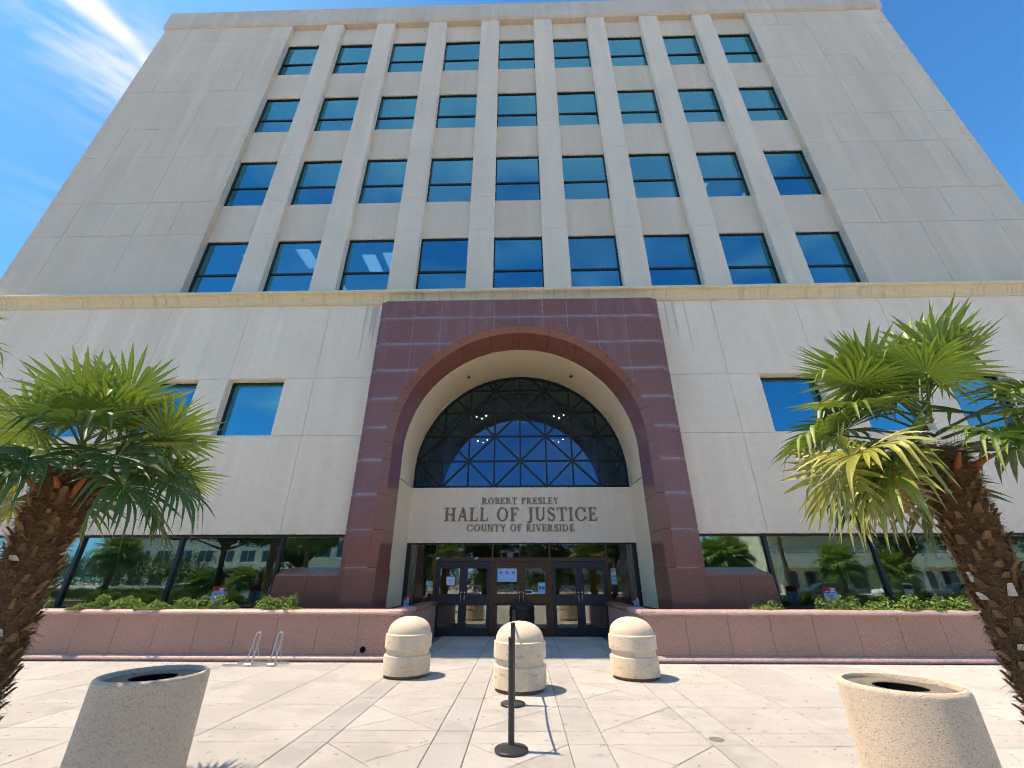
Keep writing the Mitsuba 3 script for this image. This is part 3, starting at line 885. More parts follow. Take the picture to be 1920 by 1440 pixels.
for l in lines:
    c = l.intersection(inner_half)
    if c.is_empty or c.length < .05:
        continue
    bar = c.buffer(.034, cap_style='flat').intersection(half)
    m = poly_xz(bar, YA + .018 + rng.uniform(0, .012), YA + .11)
    if m is not None:
        add('mullion', m, 'black_frame', aw)
net = unary_union([l.intersection(inner_half) for l in lines if not l.intersection(inner_half).is_empty] + [inner_half.exterior])
add('sill', bx(-4.5, 4.5, 15.39, YA + .02, ZS - .10, ZS - .03), 'precast_low', aw)
for gpoly in polygonize(net):
    if gpoly.area > .01:
        m = sheet_xz(gpoly, YA + .07)
        t = rng.normal(0, .0012, 2)
        v = np.array(m.vertices); v[:, 1] += t[0] * (v[:, 0] - gpoly.centroid.x) + t[1] * (v[:, 2] - gpoly.centroid.y)
        add('pane', trimesh.Trimesh(v, m.faces, process=False), 'arch_glass', aw)

# door wall: frames, transom, sidelights
ds = key_for('door_screen', B)
DX = [-2.86, -0.96, 0.96, 2.86]
fr = [bx(-3.88, 3.88, YD, YD + .12, 2.70, 2.76), bx(-3.88, 3.88, YD + .002, YD + .118, 0.86, .93)]
for x in (-3.83, 3.83):
    fr.append(bx(x - .06, x + .06, YD - .01, YD + .13, 0, 2.70))
add('frame', join(*fr), 'black_frame', ds)
fr = [bx(-2.93, 2.93, YD - .012, YD + .125, 2.17, 2.285)]
for x in DX:
    fr.append(bx(x - .045, x + .045, YD - .008, YD + .12, 0, 2.17))
    fr.append(bx(x - .03, x + .03, YD - .008, YD + .12, 2.285, 2.70))
add('mullion', join(*fr), 'bronze_frame', ds)
for a, b, z0, z1 in ((-2.83, -.99, 2.28, 2.71), (-.93, .93, 2.28, 2.71), (.99, 2.83, 2.28, 2.71), (-3.78, -2.9, .92, 2.71), (2.9, 3.78, .92, 2.71)):
    add('pane', sheet_xz(sbox(a, z0, b, z1), YD + .06), 'door_glass', ds)
for i in range(3):
    mat = 'bronze_frame' if i == 1 else 'dark_door'
    a0, b0 = DX[i] + .047, DX[i + 1] - .047
    mid = (a0 + b0) / 2
    for side, (a, b) in enumerate(((a0, mid - .003), (mid + .003, b0))):
        d = key_for('door', B)
        st = .125
        y0, y1 = YD + .02, YD + .075
        add('leaf', join(bx(a, a + st, y0, y1, .01, 2.165), bx(b - st, b, y0, y1, .01, 2.165), bx(a + st, b - st, y0 + .001, y1 - .001, .01, .24),
                         bx(a + st, b - st, y0 + .001, y1 - .001, .91, 1.18), bx(a + st, b - st, y0 + .001, y1 - .001, 1.95, 2.165)), mat, d)
        add('pane', sheet_xz(sbox(a + st - .01, .23, b - st + .01, .92), YD + .05), 'door_glass', d)
        add('pane', sheet_xz(sbox(a + st - .01, 1.17, b - st + .01, 1.96), YD + .05), 'door_glass', d)
        hx = b - .055 if side == 0 else a + .055
        add('handle', tube([(hx, YD + .02, .93), (hx, YD - .035, .93), (hx, YD - .045, 1.0), (hx, YD - .045, 1.10), (hx, YD - .035, 1.17), (hx, YD + .02, 1.17)], .011), 'steel', d, smooth=50)
        add('lock', at(trimesh.creation.cylinder(.022, .02, sections=16, transform=trimesh.transformations.rotation_matrix(math.pi / 2, (1, 0, 0))), hx + (.0), YD + .012, 1.24), 'steel', d)

# lobby behind the arch
lob = [bx(-4.6, -4.5, 15.3, 27, 0, 12), bx(4.5, 4.6, 15.3, 27, 0, 12), bx(-4.6, 4.6, 27, 27.1, 0, 12), bx(-4.6, 4.6, 15.3, 27, -.02, 0.004), bx(-4.6, 4.6, 15.25, 27, 11.8, 12)]
ceil = []
for k in range(24):
    t0, t1 = math.pi * k / 24, math.pi * (k + 1) / 24
    for (r, y0, y1) in ((4.5, 15.3, 27.0),):
        v = np.array([(r * math.cos(t), y, 5.6 + r * math.sin(t)) for t in (t0, t1) for y in (y0, y1)])
        ceil.append(trimesh.Trimesh(v, [[0, 1, 3], [0, 3, 2]], process=False))
lobby = add('lobby', join(*lob, *ceil), 'lobby_plaster', B, smooth=30)
ribs = []
for y0 in (16.9, 17.15, 19.4, 19.65, 22.6, 22.85):
    ring_ = Point(0, 5.6).buffer(4.49, quad_segs=24).difference(Point(0, 5.6).buffer(4.34, quad_segs=24)).intersection(sbox(-5, 5.6, 5, 11))
    ribs.append(poly_xz(ring_, y0, y0 + .1))
for s in (-1, 1):
    for yy in (17.2, 18.6, 20.3, 21.8):
        ribs.append(bx(*sorted((s * 4.4, s * 4.5)), yy, yy + .12, 0, 6.4))
add('rib', join(*ribs), 'lobby_trim', lobby)
for s in (-1, 1):
    for yy, zz in ((17.6, 8.30), (18.5, 7.45), (19.6, 6.85), (20.9, 6.45)):
        t = thing('pendant_lamp', 'small lit pendant lamp hanging in the lobby behind the arched window', 'pendant lamp', 'lit lobby lamps behind the arched window')
        x = s * 1.75
        add('rod', join(tube([(x, yy, 9.2), (x, yy, zz + .1)], .012, 6), tube([(x - .22, yy, zz + .08), (x + .22, yy, zz + .08)], .012, 6)), 'black_frame', t)
        for dx, dy, dz in ((-.22, 0, 0), (0.02, .1, -.05), (.22, -.05, .03)):
            k = add('bulb', at(trimesh.creation.icosphere(1, .020), x + dx, yy + dy, zz + dz), 'lamp_white', t)
            scene[k]['emitter'] = {'type': 'area', 'radiance': rgb(9, 8.7, 7.8)}

# ------------------------------------------------------------------ planters
PW = 10.78
JP = [2.76 + .935 * i for i in range(20)]
cap_prof = [(10.755, .872), (10.755, .882), (10.715, .884), (10.705, .893)] + [(10.815 - .11 * math.cos(t), .893 + .092 * math.sin(t)) for t in np.linspace(0.05, math.pi / 2, 9)] + [(11.06, .985), (11.06, .86), (10.77, .86)]
base_prof = [(10.63, 0.0), (10.625, .025)] + [(10.755 - .13 * math.cos(t), .025 + .08 * math.sin(t)) for t in np.linspace(.1, math.pi / 2, 7)] + [(10.76, .105), (10.80, .105), (10.80, 0.0)]
for s in (-1, 1):
    P = thing('planter', ('low red granite planter wall left of the entrance, behind the bike rack' if s < 0 else 'low red granite planter wall right of the entrance'), 'planter')
    wl = add('wall', join(bx(*sorted((s * 2.80, s * 20.8)), PW + .015, 11.04, 0.0, .865), bx(*sorted((s * 2.80, s * 3.92)), 10.9, 15.02, 0, .86)), 'joint_dirt', P)
    cp = key_for('coping', P)
    pl = key_for('plinth', P)
    for a, b in zip(JP[:-1], JP[1:]):
        x0, x1 = sorted((s * a, s * b))
        if abs(x0) > 20.9 or abs(x1) > 20.9:
            continue
        add('slab', face_slab(x0 + .004, x1 - .004, .10, .862, PW + rng.uniform(-.001, .001), PW + .05, .003), 'granite_flamed', wl)
        add('block', profile_x(cap_prof, x0 + .003, x1 - .003), 'granite_cap', cp, smooth=35)
        add('block', profile_x(base_prof, x0 + .003, x1 - .003), 'granite_cap', pl, smooth=35)
    # return towards the doors
    ins = 2.755
    for y0, y1 in ((10.80, 12.1), (12.1, 13.5), (13.5, 15.05)):
        a, b = sorted((s * ins, s * (ins + .05)))
        add('slab', bx(a, b, y0 + .004, y1 - .004, 0.0, .862), 'granite_flamed', wl)
        a, b = sorted((s * (ins - .06), s * (ins + .33)))
        add('block', bevel_box(a, b, y0 + .003 if y0 > 11 else 10.72, y1 - .003, .87, .982, .03), 'granite_cap' if y0 < 11 else 'granite_plain', cp)
    a, b = sorted((s * (ins + .2), s * 20.7))
    add('soil', bx(a, b, 11.05, 12.93, .60, .86), 'soil', P)
    add('soil', bx(*sorted((s * (ins + .3), s * 3.9)), 12.9, 15.05, .6, .862), 'soil', P)
    # granite block set against the portal, with a sloped top
    pts = [(s * 4.88, 12.32, .7), (s * 6.80, 12.32, .7), (s * 6.72, 12.34, 1.70), (s * 4.88, 12.34, 1.70), (s * 6.70, 12.38, 1.76), (s * 4.88, 12.38, 1.76),
           (s * 6.62, 12.98, 1.93), (s * 4.88, 12.98, 1.93), (s * 6.80, 12.98, .7), (s * 4.88, 12.98, .7)]
    pb = key_for('pedestal', B)
    hull = trimesh.convex.convex_hull(np.array(pts))
    for lo, hi in ((4.88, 5.82), (5.83, 6.85)):
        c = trimesh.intersections.slice_mesh_plane(hull, (s, 0, 0), (s * lo, 0, 0), cap=True, engine='earcut')
        c = trimesh.intersections.slice_mesh_plane(c, (-s, 0, 0), (s * hi, 0, 0), cap=True, engine='earcut')
        add('block', c, 'granite_plain', pb)
drain = thing('drain_pipe', 'dark round drain opening low in the left planter wall', 'drain')
tag(drain, 'dark round drain opening low in the left planter wall', 'drain')
ringm = lathe([(.058, 0), (.058, -.012), (.072, -.012), (.072, .004), (.058, .004), (.058, 0)], 24)
ringm.apply_transform(trimesh.transformations.rotation_matrix(math.pi / 2, (1, 0, 0)))
dd = trimesh.creation.cylinder(.06, .006, sections=24); dd.apply_transform(trimesh.transformations.rotation_matrix(math.pi / 2, (1, 0, 0)))
add('rim', at(ringm, -3.525, PW - .004, .20), 'dark_core', drain)
add('opening', at(dd, -3.525, PW - .005, .20), 'hole_black', drain)

# ------------------------------------------------------------------ bollards, cans, stanchions
def bollard(x, y, label, sc=1.0, rot=0.0):
    b = thing('bollard', label, 'bollard', 'round concrete bollards before the doors')
    r = .44 * sc
    add('plinth', at(lathe([(0, 0), (r - .04, 0), (r - .04, .055), (0, .055)], 72), x, y), 'rust_plinth', b, smooth=40)
    add('drum', at(lathe([(0, .05), (r - .008, .05), (r, .06), (r, .330), (r - .006, .343), (r - .02, .350), (r - .035, .352), (r - .038, .36), (r - .038, .435), (r - .03, .443),
                          (r - .012, .446), (r, .458), (r, .665), (r - .006, .678), (r - .02, .686), (0, .69)], 96), x, y), 'bollard_concrete', b, smooth=35)
    dome = [(r - .03, .684), (r - .032, .70)] + [((r - .032) * math.cos(t) ** 0.92, .70 + .265 * math.sin(t)) for t in np.linspace(.06, math.pi / 2, 18)]
    dome[-1] = (0, .965)
    add('dome', at(lathe(dome, 96), x, y), 'dome_concrete', b, smooth=35)


bollard(-2.137, 9.205, 'domed tan concrete bollard at the left of the entrance row', .985)
bollard(-0.009, 8.178, 'domed tan concrete bollard standing nearest, behind the black belt posts', .985)
bollard(2.094, 9.145, 'domed tan concrete bollard at the right of the entrance row', .99)


def can(x, y, r, h, label, chip):
    c = thing('trash_can', label, 'trash can', 'exposed aggregate trash cans')
    n = 96
    prof = [(0, 0), (r - .02, 0), (r - .02, .03), (r, .05), (r, h - .03), (r - .006, h - .010), (r - .02, h), (r - .038, h - .002), (r - .046, h - .02), (r - .048, h - .05), (r - .06, h - .055), (.17, h - .056)]
    m = lathe(prof, n)
    if chip is not None:
        v = np.array(m.vertices); a = np.arctan2(v[:, 1], v[:, 0])
        d = np.abs((a - chip + np.pi) % (2 * np.pi) - np.pi)
        sel = (d < .11) & (v[:, 2] > h - .03) & (np.hypot(v[:, 0], v[:, 1]) > r - .045)
        v[sel, 2] -= .03 * (1 + .35 * np.sin(a[sel] * 60)); m = trimesh.Trimesh(v, m.faces, process=False)
    v = np.array(m.vertices)
    v[:, :2] *= (1 + .004 * (meshkit.noise(v * 9) - .5))[:, None]
    add('body', trimesh.Trimesh(at(m, x, y).vertices * 0 + v + np.array([x, y, 0]), m.faces, process=False), 'aggregate', c, smooth=40)
    lid = lathe([(.158, h - .045), (.158, h - .030), (.163, h - .026), (r - .07, h - .030), (r - .049, h - .032), (r - .049, h - .05)], 72)
    add('lid', at(lid, x, y), 'lid_metal', c, smooth=40)
    add('liner', at(lathe([(0, h - .5), (.15, h - .5), (.1575, h - .06), (.1575, h - .034)], 48), x, y), 'hole_black', c, smooth=40)
    return c


can(-2.864 + .055, 3.802, .365, .95, 'exposed aggregate concrete trash can in palm shade at lower left', None)
can(2.652 + .055, 3.616, .367, .95, 'exposed aggregate concrete trash can with chipped rim in sun at lower right', -0.62)


def stanchion(x, y, label):
    s = thing('stanchion', label, 'stanchion', 'black belt barrier posts')
    add('base', at(lathe([(0, .0), (.165, 0), (.175, .006), (.175, .022), (.168, .030), (.06, .052), (.034, .058), (0, .058)], 64), x, y), 'black_paint', s, smooth=30)
    add('post', at(lathe([(0, .05), (.0335, .05), (.0335, .93), (0, .93)], 32), x, y), 'black_paint', s, smooth=40)
    add('head', at(lathe([(0, .925), (.031, .925), (.031, .95), (.0335, .955), (.0335, 1.012), (.028, 1.017), (0, 1.017)], 32), x, y), 'black_plastic', s, smooth=40)
    return s


posts = [(-0.083, 5.49), (-0.105, 7.247), (-0.135, 9.98)]
stanchion(*posts[0], 'black belt barrier post on the paving nearest the camera')
stanchion(*posts[1], 'black belt barrier post hidden close behind the nearest post')
stanchion(*posts[2], 'black belt barrier post standing behind the middle bollard')
for i, lb in ((0, 'black belt strung between the two nearest barrier posts'), (1, 'black belt strung over the middle bollard to the rear barrier post')):
    a, b = np.array([*posts[i], .985]), np.array([*posts[i + 1], .985])
    a[1] += .034; b[1] -= .034
    vs = []
    for t in np.linspace(0, 1, 30):
        q = a + (b - a) * t
        q[2] -= .05 * 4 * t * (1 - t)
        tw = (.30 if i else .12) * math.sin(math.pi * t * (2 if i else 1)) * (1 if i else .6)
        for sg in (-1, 1):
            for th in (-.0007, .0007):
                vs.append(q + np.array([math.sin(tw) * .025 * sg + th, 0, math.cos(tw) * .025 * sg]))
    f = []
    for k in range(29):
        o = k * 4
        for q0, q1 in ((0, 1), (1, 3), (3, 2), (2, 0)):
            f += [[o + q0, o + q1, o + 4 + q1], [o + q0, o + 4 + q1, o + 4 + q0]]
    bk = add('barrier_belt', trimesh.Trimesh(np.array(vs), f, process=False), 'belt')
    tag(bk, lb, 'belt')

# bike rack
br = thing('bike_rack', 'bright steel bike rack with two hairpin hoops beside the left planter wall', 'bike rack')
add('rail', join(bx(-6.15, -5.02, 10.02, 10.06, 0, .035), bx(-6.0, -4.92, 10.30, 10.34, 0, .035)), 'steel', br)
for x in (-5.61, -5.13):
    pts = [(x - .05, 10.04, .02), (x - .055, 10.05, .10), (x - .052, 10.12, .30), (x - .05, 10.17, .52)]
    pts += [(x - .05 * math.cos(t), 10.17 + .01 * math.sin(t), .54 + .05 * math.sin(t)) for t in np.linspace(0, math.pi, 9)]
    pts += [(x + .05, 10.17, .52), (x + .052, 10.12, .30), (x + .055, 10.05, .10), (x + .05, 10.04, .02)]
    hp = add('hoop', tube(pts, .0125, 10), 'steel', br, smooth=60)
    add('brace', join(tube([(x - .05, 10.15, .36), (x - .05, 10.29, .12), (x - .05, 10.32, .02)], .007, 8), tube([(x + .05, 10.15, .36), (x + .05, 10.29, .12), (x + .05, 10.32, .02)], .007, 8)), 'steel', hp, smooth=60)
    add('clamp', bevel_box(x - .08, x + .08, 10.0, 10.09, .0, .05, .01), 'steel', hp)

# dark litter bin before the middle doors
bn = thing('litter_bin', 'dark perforated litter bin in front of the middle bronze doors', 'litter bin')
bxn, byn = 0.015, 14.45
add('body', at(lathe([(0, .02), (.34, .02), (.345, .04), (.37, .80), (.365, .81), (0, .81)], 48), bxn, byn), 'bin_metal', bn, smooth=30)
ribsm = []
for k in range(36):
    a = 2 * math.pi * k / 36
    ribsm.append(tube([(bxn + .352 * math.cos(a), byn + .352 * math.sin(a), .05), (bxn + .376 * math.cos(a), byn + .376 * math.sin(a), .79)], .008, 5))
add('slat', join(*ribsm), 'bin_metal', bn)
add('lid', at(lathe([(.38, .80), (.385, .82), (.37, .87), (.30, .925), (.20, .965), (.10, .985), (0, .99)], 48), bxn, byn), 'bin_metal', bn, smooth=40)

# small round cover in the paving
cv = thing('utility_cover', 'small round metal cover set in the paving at the right', 'utility cover')
add('ring', at(lathe([(.068, -.01), (.068, .003), (.08, .003), (.082, -.01)], 40), 2.185, 5.90), 'cover_iron', cv)
add('disc', at(lathe([(0, .0025), (.064, .0025), (.066, -.008)], 40), 2.185, 5.90), 'cover_iron', cv)

# papers on the doors and the yard signs
def paper(x0, x1, z0, z1, mat, label, y=YD + .043, marks=(), cat='notice'):
    k = thing('notice', label, cat)
    add('sheet', bx(x0, x1, y - .0015, y, z0, z1), mat, k)
    for (a, b, c, d, m) in marks:
        add('print', bx(x0 + a * (x1 - x0), x0 + b * (x1 - x0), y - .0028, y - .0017, z0 + c * (z1 - z0), z0 + d * (z1 - z0)), m, k)
    return k


o = .055
paper(-2.53 + o, -2.25 + o, 1.45, 1.70, 'paper_white', 'white paper notice on the leftmost dark door', marks=[(.2, .8, .60, .63, 'paper_pale'), (.2, .8, .5, .53, 'paper_pale')])
paper(-1.62 + o, -1.34 + o, 1.44, 1.70, 'paper_pale', 'dim taped notice inside the second door from the left', y=YD + .058)
paper(-.85 + o, -.20 + o, 1.55, 2.04, 'paper_blue', 'large pale blue poster with three small pictures on the left bronze door',
      marks=[(.02, .98, .0, .02, 'paper_white'), (.02, .98, .96, .98, 'paper_white'), (.18, .85, .74, .84, 'paper_white'), (.12, .24, .5, .62, 'ink_blue'), (.44, .56, .5, .62, 'ink_blue'), (.76, .88, .5, .62, 'ink_blue'), (.15, .85, .33, .36, 'paper_white'), (.15, .85, .24, .27, 'paper_white')], cat='poster')
paper(.05 + o, .31 + o, 1.12, 1.31, 'paper_white', 'small white sign with red marks on the right bronze door', marks=[(.1, .9, .5, .88, 'ink_dark'), (.08, .28, .12, .38, 'ink_red'), (.38, .60, .12, .38, 'ink_red'), (.7, .9, .12, .38, 'ink_red')], cat='sign')
paper(.49 + o, .73 + o, 1.19, 1.53, 'paper_cyan', 'cyan notice on the right bronze door beside the frame', marks=[(.12, .42, .42, .62, 'ink_blue'), (.55, .88, .42, .62, 'ink_blue'), (.1, .9, .8, .86, 'paper_white'), (.1, .9, .15, .19, 'paper_white')])
paper(1.24 + o, 1.54 + o, 1.44, 1.69, 'paper_pale', 'dim taped notice inside the fifth door from the left', y=YD + .058)
paper(1.99 + o, 2.21 + o, 1.32, 1.46, 'paper_pale', 'small grey notice low in the rightmost dark door', y=YD + .058)
paper(2.90 + o, 3.08 + o, 1.47, 1.96, 'paper_pale', 'tall narrow notice in the right sidelight', y=YD + .052, marks=[(.1, .9, .02, .2, 'paper_cyan'), (.1, .9, .3, .42, 'paper_cyan'), (.15, .4, .55, .7, 'paper_white'), (.55, .85, .6, .75, 'paper_white')])
paper(-3.20 + o, -2.93 + o, 1.44, 1.57, 'paper_cyan', 'small teal notice in the left sidelight', y=YD + .052)


def yard_sign(x, y, z0, w, h, label, lean=0.0):
    k = thing('yard_sign', label, 'sign', 'red topped notice signs staked in the planters')
    add('stake', join(bx(x - .012, x + .012, y + .004, y + .014, .7, z0 + h * .6), bx(x + w * .25, x + w * .25 + .012, y + .004, y + .012, .7, z0 + .05)), 'sign_red', k)
    add('board', bx(x - w / 2, x + w / 2, y - .003, y + .003, z0, z0 + h * .68), 'sign_blue', k)
    add('header', bx(x - w / 2 - .004, x + w / 2 + .004, y - .004, y + .003, z0 + h * .68, z0 + h), 'sign_red', k)
    pr = [bx(x - w * .46, x + w * .46, y - .0046, y - .0032, z0 + .004, z0 + .012)]
    add('print', join(bx(x + w * .04, x + w * .42, y - .0056, y - .0042, z0 + h * .87, z0 + h * .92), bx(x + w * .06, x + w * .36, y - .0056, y - .0042, z0 + h * .80, z0 + h * .84), bx(x + w * .02, x + w * .44, y - .0056, y - .0042, z0 + h * .72, z0 + h * .77),
                      bx(x - w * .38, x - w * .06, y - .0056, y - .0042, z0 + h * .73, z0 + h * .76)), 'paper_white', k)
    rows = [bx(x - w * a, x + w * b, y - .0046, y - .0032, z0 + h * c, z0 + h * (c + .028)) for a, b, c in ((.33, .3, .61), (.38, .40, .54), (.2, .2, .47), (.4, .38, .37), (.4, .34, .29), (.36, .4, .21), (.38, .2, .13))]
    add('text', join(*rows), 'ink_blue', k)
    add('emblem', join(*[bx(x - w * .40 + i * w * .09, x - w * .34 + i * w * .09, y - .0056, y - .0042, z0 + h * (.80 + .02 * (i % 2)), z0 + h * .94) for i in range(4)]), 'ink_dark', k)
    return k


yard_sign(-8.145 + o, 12.2, 1.02, .33, .42, 'red and blue notice sign on stake in the left planter hedge')
yard_sign(7.955 + o, 12.2, 1.0, .34, .44, 'red and blue notice sign on stake in the right planter hedge')
yard_sign(-3.39 + o, 13.5, .87, .15, .30, 'small red and blue notice sign left of the entrance doors')
yard_sign(3.25 + o, 13.5, .87, .15, .28, 'small red and blue notice sign right of the entrance doors')

# small fittings
for x, lb in ((-2.04, 'small dark spotlight on the left of the arch soffit'), (2.04, 'small dark spotlight on the right of the arch soffit')):
    t = thing('spotlight', lb, 'spotlight')
    yq = 14.8
    zt = 5.473 + math.sqrt(max(0, 4.085 ** 2 - x * x))
    add('stem', tube([(x, yq, zt + .02), (x, yq, zt - .08)], .012, 8), 'black_frame', t)
    hd = trimesh.creation.cylinder(.035, .12, sections=16); hd.apply_transform(trimesh.transformations.rotation_matrix(1.1, (0, 1, 0)))
    add('head', at(hd, x + .02, yq, zt - .10), 'black_frame', t)
for x, lb in ((-1.50, 'small white camera on the door header beside the middle doors'), (-2.80, 'small white camera at the left end of the door header')):
    t = thing('camera_fitting', lb, 'camera')
    add('bracket', tube([(x, YD, 2.24), (x, YD - .06, 2.26), (x + .02, YD - .10, 2.27)], .01, 8), 'white_metal', t)
    hd = trimesh.creation.cylinder(.028, .12, sections=16); hd.apply_transform(trimesh.transformations.rotation_matrix(1.2, (0, 1, .3)))
    add('head', at(hd, x + .01, YD - .11, 2.26), 'white_metal', t, smooth=40)

# ------------------------------------------------------------------ palms
def palm_leaf(R, az, el, lp, rb, droop, rngl, tint, tipbrown=.5, hub=None, twist=0.0, sag=.25, hang=0.0):
    """Petiole and pleated fan; returns (mesh, colours)."""
    d0 = np.array([math.cos(az) * math.cos(el), math.sin(az) * math.cos(el), math.sin(el)])
    n = 8
    pts = [np.array(R, float)]
    d = d0.copy()
    for k in range(n):
        pts.append(pts[-1] + d * lp / n)
        d = d + np.array([0, 0, -sag * (1.0 - .5 * abs(d[2])) * .12 * (k + 1) / n * 2]); d /= np.linalg.norm(d)
    pts = np.array(pts)
    V, F, C = [], [], []
    pm = tube(pts, np.linspace(.016, .008, len(pts)), 5)
    V.append(np.array(pm.vertices)); F.append(np.array(pm.faces)); C.append(np.tile([.11, .14, .04], (len(pm.vertices), 1)))
    nv = len(pm.vertices)
    h = pts[-1]
    dn_ = np.array([0, 0, -1.0]) - d * -d[2]
    if np.linalg.norm(dn_) > .05:
        dn_ /= np.linalg.norm(dn_)
        d = d * math.cos(hang) + dn_ * math.sin(hang)
    side = np.cross(d, [0, 0, 1.0])
    side = side / np.linalg.norm(side) if np.linalg.norm(side) > .05 else np.array([-math.sin(az), math.cos(az), 0])
    up = np.cross(side, d)
    side, up = side * math.cos(twist) + up * math.sin(twist), -side * math.sin(twist) + up * math.cos(twist)
    N = 32
    span = math.radians(158)
    dphi = 2 * span / N
    rows = np.array([.02, .14, .28, .42, .54, .68, .80, .90, .97, 1.0])
    for i in range(N):
        phi = -span + dphi * (i + .5) + rngl.normal(0, .022)
        L = rb * (1 - .20 * (abs(phi) / span) ** 2) * rngl.uniform(.86, 1.06)
        lift = .34 * abs(math.sin(phi))
        dirv = d * math.cos(phi) + side * math.sin(phi) + up * lift * (.6 if abs(phi) < 1.5 else 1.0)
        dirv /= np.linalg.norm(dirv)
        lat = np.cross(up, dirv); lat /= np.linalg.norm(lat)
        nor = np.cross(dirv, lat)
        dr_ = droop * rngl.uniform(.7, 1.35)
        kink = rngl.random() < droop * 1.3
        wmax = 2 * (.46 * L) * math.sin(dphi / 2) * 1.10
        base = nv
        tw = rngl.normal(0, .35)
        for r in rows:
            w = 2 * r * L * math.sin(dphi / 2) * 1.02 if r < .46 else wmax * max(.03, (1 - ((r - .46) / .54) ** 1.6))
            q = h + dirv * r * L
            e = max(0, r - .34)
            q = q + np.array([0, 0, -1.0]) * dr_ * L * e ** 1.7 * 1.25
            if e > 0:
                q = q - dirv * dr_ * L * e ** 2 * .35
            if kink and r > .62:
                q = q + np.array([0, 0, -1.0]) * (r - .62) * L * .75 - dirv * (r - .62) * L * .45
            l2 = lat * math.cos(tw * e * 2) + nor * math.sin(tw * e * 2)
            fold = .35 * w
            V.append(np.array([q - l2 * w / 2 + nor * fold * .5, q - nor * fold * .3, q + l2 * w / 2 + nor * fold * .5]))
            g = np.array(tint) * (.88 + .24 * rngl.random())
            if r > .93 - .1 * tipbrown * rngl.random():
                g = g * (1 - .55 * tipbrown) + np.array([.30, .22, .08]) * .55 * tipbrown
            C.append(np.array([g, g * 1.08, g]))
        nr = len(rows)
        for k in range(nr - 1):
            a = base + k * 3
            for c in (0, 1):
                F.append(np.array([[a + c, a + c + 1, a + c + 4], [a + c, a + c + 4, a + c + 3]]))
        nv += nr * 3
    return trimesh.Trimesh(np.vstack(V), np.vstack(F), process=False), np.clip(np.vstack(C), 0, 1)


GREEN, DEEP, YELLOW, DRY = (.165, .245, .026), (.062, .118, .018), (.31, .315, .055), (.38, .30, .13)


def palm_trunk(x, y, h, r0, r1, seed):
    rr = np.random.default_rng(seed)
    nz, na = 70, 48
    z = np.linspace(-.02, h, nz)
    a = np.arange(na) * 2 * np.pi / na
    Z, A = np.meshgrid(z, a, indexing='ij')
    t = Z / h
    rad = r0 + (r1 - r0) * t
    P = np.stack([np.cos(A) * 3, np.sin(A) * 3, Z * 5], -1)
    rad = rad * (.88 + .22 * meshkit.fbm(P, 3, seed)) - .02 * (np.sin(Z * 2 * np.pi / .11 + 2 * A) > .3)
    sway = .03 * np.sin(Z * 1.6 + seed)
    v = np.stack([x + sway + rad * np.cos(A), y + rad * np.sin(A), Z], -1).reshape(-1, 3)
    f = []
    for k in range(nz - 1):
        i = np.arange(na); j = (i + 1) % na
        f.append(np.stack([k * na + i, k * na + j, (k + 1) * na + j], 1)); f.append(np.stack([k * na + i, (k + 1) * na + j, (k + 1) * na + i], 1))
    return trimesh.Trimesh(v, np.vstack(f), process=False), lambda zz: (x + .03 * math.sin(zz * 1.6 + seed), (r0 + (r1 - r0) * zz / h))


